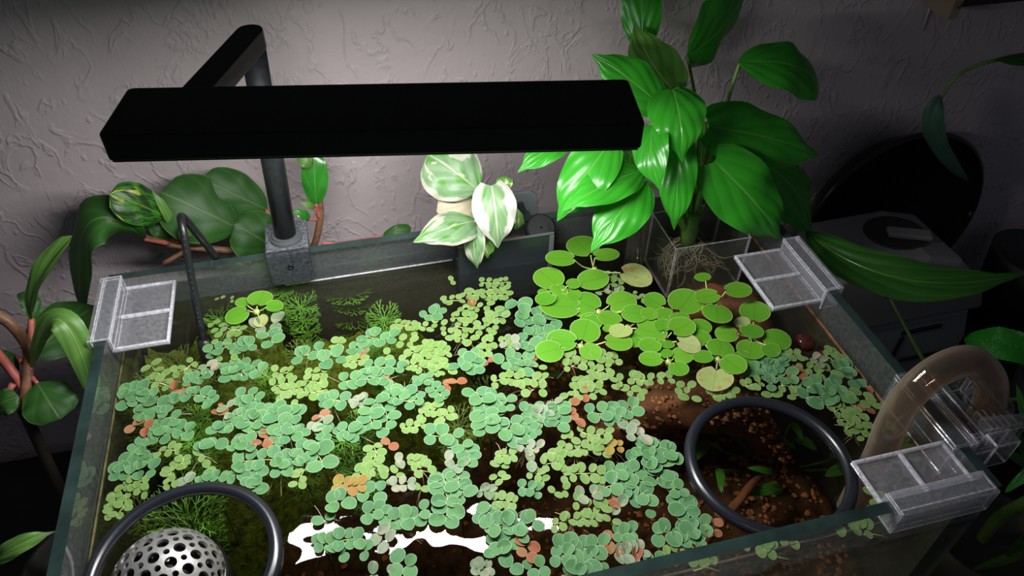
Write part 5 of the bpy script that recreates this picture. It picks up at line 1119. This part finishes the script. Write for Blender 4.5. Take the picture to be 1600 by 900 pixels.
shift(MB().box(0.1315, 0.1665, 0.3632, 0.391, 0.325, 0.3604), lamp).build('clamp_back', 'lip_black', lamp, bevel=0.0015)
shift(MB().lathe([(0.001, 0.0004), (0.0014, 0.0004), (0.0014, 0.0012), (0.0026, 0.0012), (0.0029, 0.0), (0.001, 0.0)], 18, T(0.1495, 0.3445, 0.353) @ rot('X', 90)), lamp).build('clamp_screw', 'black_metal', lamp, True)

# cable over the rim
cb = root('cable', 'thin black cable hooked over the back rim into the water', 'cable', tuple(PATHS['cable'][-1]))
shift(MB().tube(bez(PATHS['cable'], 8), 0.0033, 10), cb).build('sheath', 'cable_black', cb, True)
e = Vector(PATHS['cable'][-1])
shift(MB().tube([e+Vector((0, 0, 0.004)), e+Vector((-0.001, -0.002, -0.03)), e+Vector((-0.002, -0.003, -0.08))], [0.0062, 0.0075, 0.0075], 14), cb).build('heater_head', 'cable_black', cb, True)
# faint pale print along the cable
Pc = bez(PATHS['cable'], 16); pm = MB()
for i in range(44, 92, 2):
    p = Pc[i]; t_ = (Pc[i+1]-Pc[i-1]).normalized(); tocam = Vector((0.1, -0.75, 0.65)); tocam = (tocam-t_*tocam.dot(t_)).normalized()
    if i % 14 in (0, 2): continue
    sd = t_.cross(tocam); c = p+tocam*0.00334; b = len(pm.v)
    for su, sv in ((-1, -1), (1, -1), (1, 1), (-1, 1)): pm.v.append(c+sd*0.00035*su+t_*0.0005*sv)
    pm.face((b, b+1, b+2, b+3))
shift(pm, cb).build('print', 'collar_grey', cb)

# ------------------------------------------------------------------ acrylic lid clips
def lid_clip(label, M, along, depth):
    """local: rim runs along +x at y=0..TH (outer face y=0), tank inside +y, z=0 rim top"""
    r = root('lid_clip', label, 'clip', tuple(M @ Vector((along/2, 0.03, 0)))); r['group'] = 'acrylic lid clips'
    g = 0.0016
    def part(nm, bxs, bev=0.0007):
        mb = MB()
        for q in bxs: mb.box(*q, M=M)
        return shift(mb, r).build(nm, 'acrylic_edge' if nm in ('shelf_edge', 'shelf_rib') else ['acrylic', 'acrylic_edge'], r, bevel=bev)
    part('outer_plate', [(0, along, -0.0052, -0.0015, -0.019, 0.0035)])
    part('bridge', [(0, along, -0.0015, TH+0.0040, 0.0008, 0.0035)])
    part('inner_plate', [(0, along, TH+0.0012, TH+0.0040, -0.013, 0.0008)])
    part('end_cheek', [(-0.0018, 0, -0.0052, TH+0.0040, -0.019, 0.0035)])
    z0, z1 = -0.0130, -0.0112
    part('shelf_plate', [(0.0, along, TH+0.0040, depth, z0, z1)], 0.0003)
    part('shelf_edge', [(0, along, depth-0.0022, depth, z1, z1+0.0026)])
    part('shelf_edge', [(0, 0.0022, TH+0.0040, depth-0.0022, z1, z1+0.0026)])
    part('shelf_edge', [(along-0.0022, along, TH+0.0040, depth-0.0022, z1, z1+0.0026)])
    part('shelf_rib', [(along/2-0.0014, along/2+0.0014, TH+0.0040, depth-0.0022, z1, z1+0.0030)])
    return r
lid_clip('clear acrylic clip on the left rim near the back corner', Matrix(((0, 1, 0, 0), (-1, 0, 0, 0.352), (0, 0, 1, 0.36), (0, 0, 0, 1))), 0.075, 0.052)
lid_clip('clear acrylic clip on the right rim beside the peace lily', Matrix(((0, -1, 0, 0.6), (1, 0, 0, 0.198), (0, 0, 1, 0.36), (0, 0, 0, 1))), 0.072, 0.058)
lid_clip('clear acrylic clip on the front rim at the right corner', Matrix(((1, 0, 0, 0.519), (0, 1, 0, 0.0), (0, 0, 1, 0.36), (0, 0, 0, 1))), 0.074, 0.046)

# ------------------------------------------------------------------ bent pipe and its holder
pp = root('bent_pipe', 'clear smoky U-bend pipe over the right rim', 'pipe', tuple(PATHS['pipe'][2]))
P = bez(PATHS['pipe'], 8)
n = len(P)
shift(MB().tube(P, 0.0112, 26, caps=False), pp).build('outer_wall', 'smoky_tube', pp, True)
shift(MB().tube(P, 0.0092, 22, caps=False), pp).build('inner_wall', 'smoky_tube', pp, True)
holder = root('pipe_holder', 'clear acrylic bracket and screw holding the pipe on the right rim', 'bracket', (0.61, 0.06, 0.34))
def hp(nm, M=None, bev=0.0006, *b):
    mb = MB(); bev = max(bev, 0.0006)
    for q in b: mb.box(*q, M=M)
    return shift(mb, holder).build(nm, ['acrylic_clear', 'acrylic_edge'], holder, bevel=bev)
hp('top_bar', None, 0.0006, (0.5865, 0.6065, 0.032, 0.100, 0.3610, 0.3645))
hp('inner_jaw', None, 0.0006, (0.5865, 0.5905, 0.032, 0.100, 0.330, 0.3610))
hp('outer_jaw', None, 0.0006, (0.6015, 0.6065, 0.032, 0.100, 0.325, 0.3610))
hp('rail', None, 0.0006, (0.6065, 0.613, 0.034, 0.098, 0.352, 0.358))
hp('rail', None, 0.0006, (0.618, 0.6245, 0.034, 0.098, 0.352, 0.358))
hp('cross_plate', None, 0.0006, (0.6065, 0.650, 0.036, 0.040, 0.338, 0.362))
hp('cross_plate', None, 0.0006, (0.6065, 0.650, 0.088, 0.092, 0.338, 0.362))
hp('block', None, 0.0012, (0.613, 0.634, 0.024, 0.036, 0.340, 0.366))
hp('end_wall', None, 0.0006, (0.646, 0.650, 0.040, 0.088, 0.338, 0.362))
shift(MB().tube([(0.612, 0.0405, 0.371), (0.660, 0.0345, 0.371)], 0.0048, 6), holder).build('screw_rod', 'acrylic_clear', holder)
shift(MB().lathe([(0.0145, 0), (0.0165, 0), (0.0165, 0.008), (0.0145, 0.008), (0.0145, 0)], 24, T(0.641, 0.062, 0.353)), holder).build('pipe_collar', 'acrylic_clear', holder, True)
for k in range(4):
    hp('fin', None, 0.0003, (0.6255+k*0.005, 0.6272+k*0.005, 0.041, 0.058, 0.345, 0.361))

# ------------------------------------------------------------------ floating rings and the perforated dome
def torus(name, label, cx, cy, z, R, r, tilt=0):
    mb = MB(); N, S = 72, 14
    for i in range(N):
        a = 2*math.pi*i/N
        for k in range(S):
            b = 2*math.pi*k/S
            mb.v.append(Vector(((R+r*math.cos(b))*math.cos(a), (R+r*math.cos(b))*math.sin(a), r*math.sin(b))))
    for i in range(N):
        for k in range(S): mb.face((i*S+k, ((i+1) % N)*S+k, ((i+1) % N)*S+(k+1) % S, i*S+(k+1) % S))
    o = mb.build(name, 'black_rubber', smooth=True, loc=(cx, cy, z)); o.rotation_euler = (math.radians(tilt), 0, 0)
    return tag(o, label, 'ring', 'black floating rings')
torus('floating_ring', 'black floating feeding ring beside the bent clear pipe', 0.4752, 0.0705, WZ+0.0015, 0.0572, 0.0045)
torus('floating_ring', 'black floating ring around the perforated dome at bottom left', 0.0690, 0.0900, WZ+0.0015, 0.0572, 0.0045)
dm = root('perforated_dome', 'shiny perforated steel dome under the ring at bottom left', 'strainer', (0.0485, 0.1015, 0.262))
DR = 0.0375; dc = Vector((0.0485, 0.1015, 0.2895))
mb = MB(); cell = 0.0084; NN = 8; SEG = 16
def todome(x, y, r):
    d_ = math.hypot(x, y); th = d_/DR
    if d_ < 1e-9: return Vector((0, 0, r))
    return Vector((r*math.sin(th)*x/d_, r*math.sin(th)*y/d_, r*math.cos(th)))
for i in range(-NN, NN+1):
    for j in range(-NN, NN+1):
        x, y = i*cell, j*cell
        if math.hypot(x, y) > DR*1.42: continue
        rad = cell*0.47 if (i+j) % 2 == 0 else cell*0.25
        b = len(mb.v)
        for k in range(SEG):
            a = 2*math.pi*k/SEG; m_ = max(abs(math.cos(a)), abs(math.sin(a)))
            ox, oy = x+cell/2*math.cos(a)/m_, y+cell/2*math.sin(a)/m_
            ix, iy = x+rad*math.cos(a), y+rad*math.sin(a)
            M_ = rot('Z', 22)
            mb.v += [M_ @ todome(ox, oy, DR)+dc, M_ @ todome(ix, iy, DR)+dc, M_ @ todome(ix, iy, DR-0.0018)+dc]
        for k in range(SEG):
            k2 = (k+1) % SEG
            mb.face((b+3*k, b+3*k2, b+3*k2+1, b+3*k+1)); mb.face((b+3*k+1, b+3*k2+1, b+3*k2+2, b+3*k+2))
shift(mb, dm).build('perforated_shell', 'steel', dm)
shift(MB().lathe([(0.0005, 0.032)] + [(0.032*math.sin(a*math.pi/20), 0.032*math.cos(a*math.pi/20)) for a in range(1, 11)] + [(0.032, -0.03), (0.0005, -0.03)], 32, T(*dc)), dm).build('inner_core', 'dome_dark', dm, True)
shift(MB().lathe([(0.0368, 0.0), (0.0394, 0.0), (0.0394, -0.034), (0.0368, -0.034), (0.0368, 0.0)], 40, T(dc.x, dc.y, dc.z+0.004)), dm).build('base_band', 'dome_dark', dm, True)
shift(MB().tube([(dc.x, dc.y, dc.z-0.03), (dc.x, dc.y, 0.08)], 0.012, 16), dm).build('riser_pipe', 'dome_dark', dm, True)

# shells
def shell(c, r, label, ax):
    o = root('snail', label, 'snail', c)
    mb = MB(); N = 40
    pts, rad = [], []
    for i in range(N+1):
        t_ = i/N; a = t_*4.2*math.pi; q = (0.10+0.90*t_**1.6)
        pts.append(Vector((math.cos(a)*r*0.52*q, math.sin(a)*r*0.52*q, r*0.55*(1-q)))); rad.append(r*0.52*q)
    mb.tube(pts, rad, 14); mb.v = [rot(*ax) @ v for v in mb.v]
    mb.build('shell', 'shell_red', o, True)
    return o
shell((0.574, 0.186, 0.3135), 0.0125, 'dark red glossy snail shell under the water near the right pane', ('Y', 20))
shell((0.580, 0.168, 0.309), 0.0105, 'smaller dark red snail shell right against the right pane', ('Y', -30))

# ------------------------------------------------------------------ things at the right, by the wall
dv = root('grey_appliance', 'grey plastic appliance standing between the tank and the wall', 'appliance', (0.82, 0.36, 0.0))
up = [(0.735, 0.130), (0.735, 0.222), (0.752, 0.236), (0.85, 0.238), (0.90, 0.224), (0.955, 0.175), (0.975, 0.130)]
lo = [(0.745, 0.0), (0.745, 0.123), (0.965, 0.123), (0.985, 0.07), (0.985, 0.0)]
shift(MB().prism(up, 0.330, 0.43, lambda u, v, d: (u, d, v)), dv).build('lid', 'grey_plastic', dv, bevel=0.007, seg=3)
shift(MB().prism(lo, 0.338, 0.43, lambda u, v, d: (u, d, v)), dv).build('body', 'grey_plastic_cool', dv, bevel=0.006, seg=3)
E2 = T(0.838, 0.383, 0.2368) @ rot('Z', -8)
shift(MB().lathe([(0.0005, 0.0012), (0.030, 0.0012), (0.033, 0.0022), (0.035, 0.0)], 32, E2 @ Matrix.Diagonal((1.1, 0.95, 1, 1))), dv).build('dial_recess', 'recess_dark', dv, True)
shift(MB().box(-0.024, 0.026, -0.008, 0.008, 0.0, 0.007, T(0.848, 0.374, 0.238) @ rot('Z', -22)), dv).build('latch_bar', 'grey_plastic', dv, bevel=0.002)
for (x0, x1, z0, z1) in ((0.775, 0.835, 0.088, 0.093), (0.87, 0.93, 0.100, 0.107), (0.80, 0.84, 0.052, 0.057), (0.89, 0.97, 0.044, 0.050), (0.872, 0.878, 0.005, 0.095)):
    shift(MB().box(x0, x1, 0.3355, 0.3395, z0, z1), dv).build('slot', 'recess_dark', dv, bevel=0.001)
tubo = root('round_tub', 'big black round tub with a glossy rim leaning on the wall behind the appliance', 'tub', (0.90, 0.47, 0.0))
TM = T(0.905, 0.470, 0.186) @ rot('X', 86) @ rot('Z', 0)
SM = TM @ Matrix.Diagonal((0.97, 0.97, 1, 1))
shift(MB().lathe([(0.0005, -0.018), (0.105, -0.018), (0.120, -0.012), (0.132, 0.006), (0.134, 0.012), (0.128, 0.014), (0.122, 0.008), (0.112, -0.008), (0.10, -0.013), (0.0005, -0.013)], 56, SM), tubo).build('bowl', 'tub_black', tubo, True)
rm = MB(); N = 64
rm.tube([SM @ Vector((0.131*math.cos(2*math.pi*i/N), 0.131*math.sin(2*math.pi*i/N), 0.013)) for i in range(N+1)], 0.0045, 10)
shift(rm, tubo).build('rim', 'tub_black', tubo, True)
sh = root('wall_shelf', 'black shelf board at the top right edge', 'shelf', (1.1, 0.45, 0.47))
shift(MB().box(0.873, 1.45, 0.458, 0.4985, 0.4785, 0.510), sh).build('board', 'shelf_black', sh, bevel=0.001)
shift(MB().box(0.860, 0.8725, 0.458, 0.4985, 0.466, 0.505), sh).build('bracket', 'bracket_tan', sh, bevel=0.001)
shift(MB().lathe([(0.0005, 0.0014), (0.003, 0.001), (0.0034, 0.0), (0.0005, 0.0)], 14, T(0.8655, 0.455, 0.482) @ rot('X', 90)), sh).build('screw', 'stem_brown', sh, True)
wc = root('hanging_cord', 'thin pale cord hanging on the wall beside the shelf bracket', 'cord', (0.855, 0.496, 0.44))
shift(MB().tube([(0.868, 0.4975, 0.53), (0.869, 0.4975, 0.47), (0.872, 0.4975, 0.435)], 0.0013, 7), wc).build('strand', 'white_plastic', wc, True)

# ------------------------------------------------------------------ floating plants
def leaf_mesh(name, mat, aspect, fold, cup, notch=0.0, seg=14, wob=0.05, rng=random):
    """unit leaf: attached at the origin, reaching to x=1; UV.x = radial, UV.y = |across|"""
    mb = MB(); mb.uv = []
    rings = (0.5, 0.86, 1.0); ph = rng.uniform(0, 6)
    mb.v.append(Vector((0.5, 0, 0))); mb.uv.append((0, 0))
    for r in rings:
        for k in range(seg):
            a = 2*math.pi*k/seg+math.pi
            w_ = 1+wob*math.sin(2*a+ph)
            x = math.cos(a)*0.5*r*w_; y = math.sin(a)*0.5*aspect*r*w_
            if notch and k == 0: x += notch*r
            z = fold*abs(y)+cup*(r*r)*0.25
            mb.v.append(Vector((x+0.5, y, z))); mb.uv.append((r, min(1, abs(y)*2/aspect)))
    for k in range(seg): mb.face((0, 1+k, 1+(k+1) % seg))
    for q in range(len(rings)-1):
        for k in range(seg):
            a = 1+q*seg+k; b = 1+q*seg+(k+1) % seg
            mb.face((a, a+seg, b+seg, b))
    o = mb.build(name, mat, smooth=True); me = o.data; bpy.data.objects.remove(o)
    me.name = name
    return me
lr = random.Random(21)
LEAFM = {}
for t_, asp, folds in (('a', 0.88, (0.08, 0.18, 0.32)), ('b', 0.84, (0.02, 0.10, 0.18)), ('p', 0.84, (0.15, 0.35, 0.55)), ('c', 0.8, (0.1, 0.3, 0.5)), ('y', 0.9, (0.05, 0.2, 0.3))):
    LEAFM[t_] = [leaf_mesh('fern_leaf_'+t_, 'fern_'+t_, asp*lr.uniform(0.94, 1.05), f, -0.05, rng=lr) for f in folds]
PADM = {0: [leaf_mesh('pad_leaf', 'pad', 1.0, 0.02, c, 0.12, 20, 0.03, lr) for c in (0.08, -0.10, 0.18)], 1: [leaf_mesh('pad_leaf_old', 'pad_y', 1.0, 0.10, 0.12, 0.16, 20, 0.09, lr)]}
def put(me, name, parent, loc, yaw, sx, sy, tilt, roll):
    o = bpy.data.objects.new(name, me); COL.objects.link(o); o.parent = parent
    o.location = loc; o.scale = (sx, sy, sx); o.rotation_euler = (roll, tilt, yaw)
    return o
GRP = dict(a='blue-green floating ferns', b='yellow-green floating ferns', p='pale floating ferns', c='decaying floating ferns', y='mustard floating ferns')
NAME = dict(a='floating_fern', b='floating_fern', p='floating_fern', c='decaying_fern', y='floating_fern')
LO = (0.0105, 0.0105); HI = (0.5895, 0.3495)
for (ty, x0, y0, x1, y1, L, n, lab) in FERNS:
    A = Vector((x0, y0, 0)); B = Vector((x1, y1, 0)); ax = B-A
    th = math.atan2(ax.y, ax.x) if n > 1 else (math.atan2(ax.y, ax.x)+math.pi/2 if ax.length > 0.5*L else lr.uniform(0, 3.14))
    if n == 1 and ax.length > 0.5*L: pass
    c = (A+B)/2
    r = root(NAME[ty], lab, 'floating fern', (c.x, c.y, WZ+0.0005+lr.uniform(0, 0.0012)), GRP[ty])
    pts = []; perp = Vector((-math.sin(th), math.cos(th), 0)); bend = lr.uniform(-0.35, 0.35)*L
    for i in range(n):
        u_ = i/(n-1) if n > 1 else 0.5
        p = (A.lerp(B, u_) if n > 1 else c)+perp*(bend*math.sin(math.pi*u_)*(n > 2)+lr.uniform(-0.08, 0.08)*L)
        tw = lr.uniform(-22, 22)
        for s_ in (-1, 1):
            yaw_ = th+s_*math.radians(lr.uniform(48, 96))+math.radians(tw)
            if n == 1: yaw_ = th+s_*math.radians(lr.uniform(60, 110))
            sz = L*lr.uniform(0.86, 1.22)*(0.92 if (n > 2 and i in (0, n-1)) else 1.0)
            gap = lr.uniform(-0.06, 0.06)*L if ty != 'b' else lr.uniform(0.0, 0.12)*L
            sz *= 0.96 if ty == 'b' else 1.10
            q = p+Vector((math.cos(yaw_), math.sin(yaw_), 0))*gap
            for (rx, ry) in ((0.4752, 0.0705), (0.0690, 0.0900)):
                m_ = q+Vector((math.cos(yaw_), math.sin(yaw_), 0))*sz*0.5-Vector((rx, ry, 0))
                need = 0.0618+sz*0.5
                if m_.length < need: q = q+m_.normalized()*(need-m_.length)
            # keep leaves inside the glass
            for _ in range(12):
                e_ = q+Vector((math.cos(yaw_), math.sin(yaw_), 0))*sz
                if LO[0]+sz*0.4 < e_.x < HI[0]-sz*0.4 and LO[1]+sz*0.4 < e_.y < HI[1]-sz*0.4: break
                q = q+(Vector((0.3, 0.18, 0))-q).normalized()*0.0012
            tilt = -math.radians(lr.uniform(2, 14) if ty in 'ap' else lr.uniform(0, 6)); roll = math.radians(lr.uniform(-7, 7))
            put(lr.choice(LEAFM[ty]), 'leaf', r, (q.x-c.x, q.y-c.y, lr.uniform(0.0, 0.0014)+0.0006*(i % 2)), yaw_, sz, sz, tilt, roll)
        pts.append((p.x-c.x, p.y-c.y, 0.0002))
    if n > 2:
        MB().tube(pts, 0.0004, 5).build('stem', 'stem_pale' if ty != 'c' else 'stem_brown', r, True)
    if lr.random() < 0.16:
        mb = MB()
        for k in range(9):
            a = lr.uniform(0, 6.28); l_ = lr.uniform(0.008, 0.02)
            mb.tube([(0, 0, -0.0006), (math.cos(a)*l_*0.6, math.sin(a)*l_*0.6, -0.003), (math.cos(a)*l_, math.sin(a)*l_, -0.009)], 0.00022, 3, False)
        # only where the roots stay inside the tank
        if 0.035 < c.x < 0.565 and 0.035 < c.y < 0.325: mb.build('roots', 'root', r)
PLAB = ['round-leaved floating plant alone in the back left corner beside the cable', 'round-leaved floating plant standing tall under the lily leaf tips', 'round-leaved floating plant with overlapping pads beside the black planter box', 'round-leaved floating plant with the largest pads of the group', 'round-leaved floating plant with a yellowing pad in the group middle',
        'round-leaved floating plant at the left edge beside the blue-green ferns', 'round-leaved floating plant with a pale spotted pad in the group middle', 'round-leaved floating plant just left of the box of roots corner', 'round-leaved floating plant in front of the clear box of roots', 'round-leaved floating plant at the right end nearest the red snails', 'round-leaved floating plant with one big bleached pad above the ring', 'round-leaved floating plant at the lower middle edge of the pads']
for gi, pads in enumerate(PADS):
    c = Vector((sum(p[0] for p in pads)/len(pads), sum(p[1] for p in pads)/len(pads), 0))
    r = root('frogbit', PLAB[gi], 'floating plant', (c.x, c.y, WZ+0.001), 'round-leaved floating plants')
    MB().lathe([(0.0005, 0.003), (0.002, 0.0025), (0.003, 0.0), (0.002, -0.003), (0.0005, -0.004)], 10).build('crown', 'stem_pale', r, True)
    for k, (x, y, w_, d_, old) in enumerate(pads):
        d_ = max(min(d_, w_*1.25), w_*0.72)
        v = Vector((x, y, 0))-c
        sz = (w_+d_)/2
        x = max(0.012+sz/2, min(0.588-sz/2, x)); y = max(0.012+sz/2, min(0.3485-sz/2, y)); v = Vector((x, y, 0))-c
        yaw_ = math.atan2(v.y, v.x) if v.length > 0.004 else lr.uniform(0, 6.28)
        z = 0.0025+0.0012*(k % 4)+(0.010 if gi in (1, 8) and not old else 0)
        st = v-Vector((math.cos(yaw_), math.sin(yaw_), 0))*sz*0.5
        cc, ss = abs(math.cos(yaw_)), abs(math.sin(yaw_))
        sx = w_*cc+d_*ss; sy = w_*ss+d_*cc
        put(lr.choice(PADM[old]), 'pad', r, (st.x, st.y, z), yaw_, sx, sy, math.radians(lr.uniform(-5, 5)), math.radians(lr.uniform(-5, 5)))
        MB().tube(bez([(0, 0, 0.0), (st.x*0.6, st.y*0.6, z*0.3), (st.x+math.cos(yaw_)*sz*0.08, st.y+math.sin(yaw_)*sz*0.08, z-0.0003)], 4), 0.0006, 6).build('stalk', 'stem_pale', r, True)
bpy.context.view_layer.update()
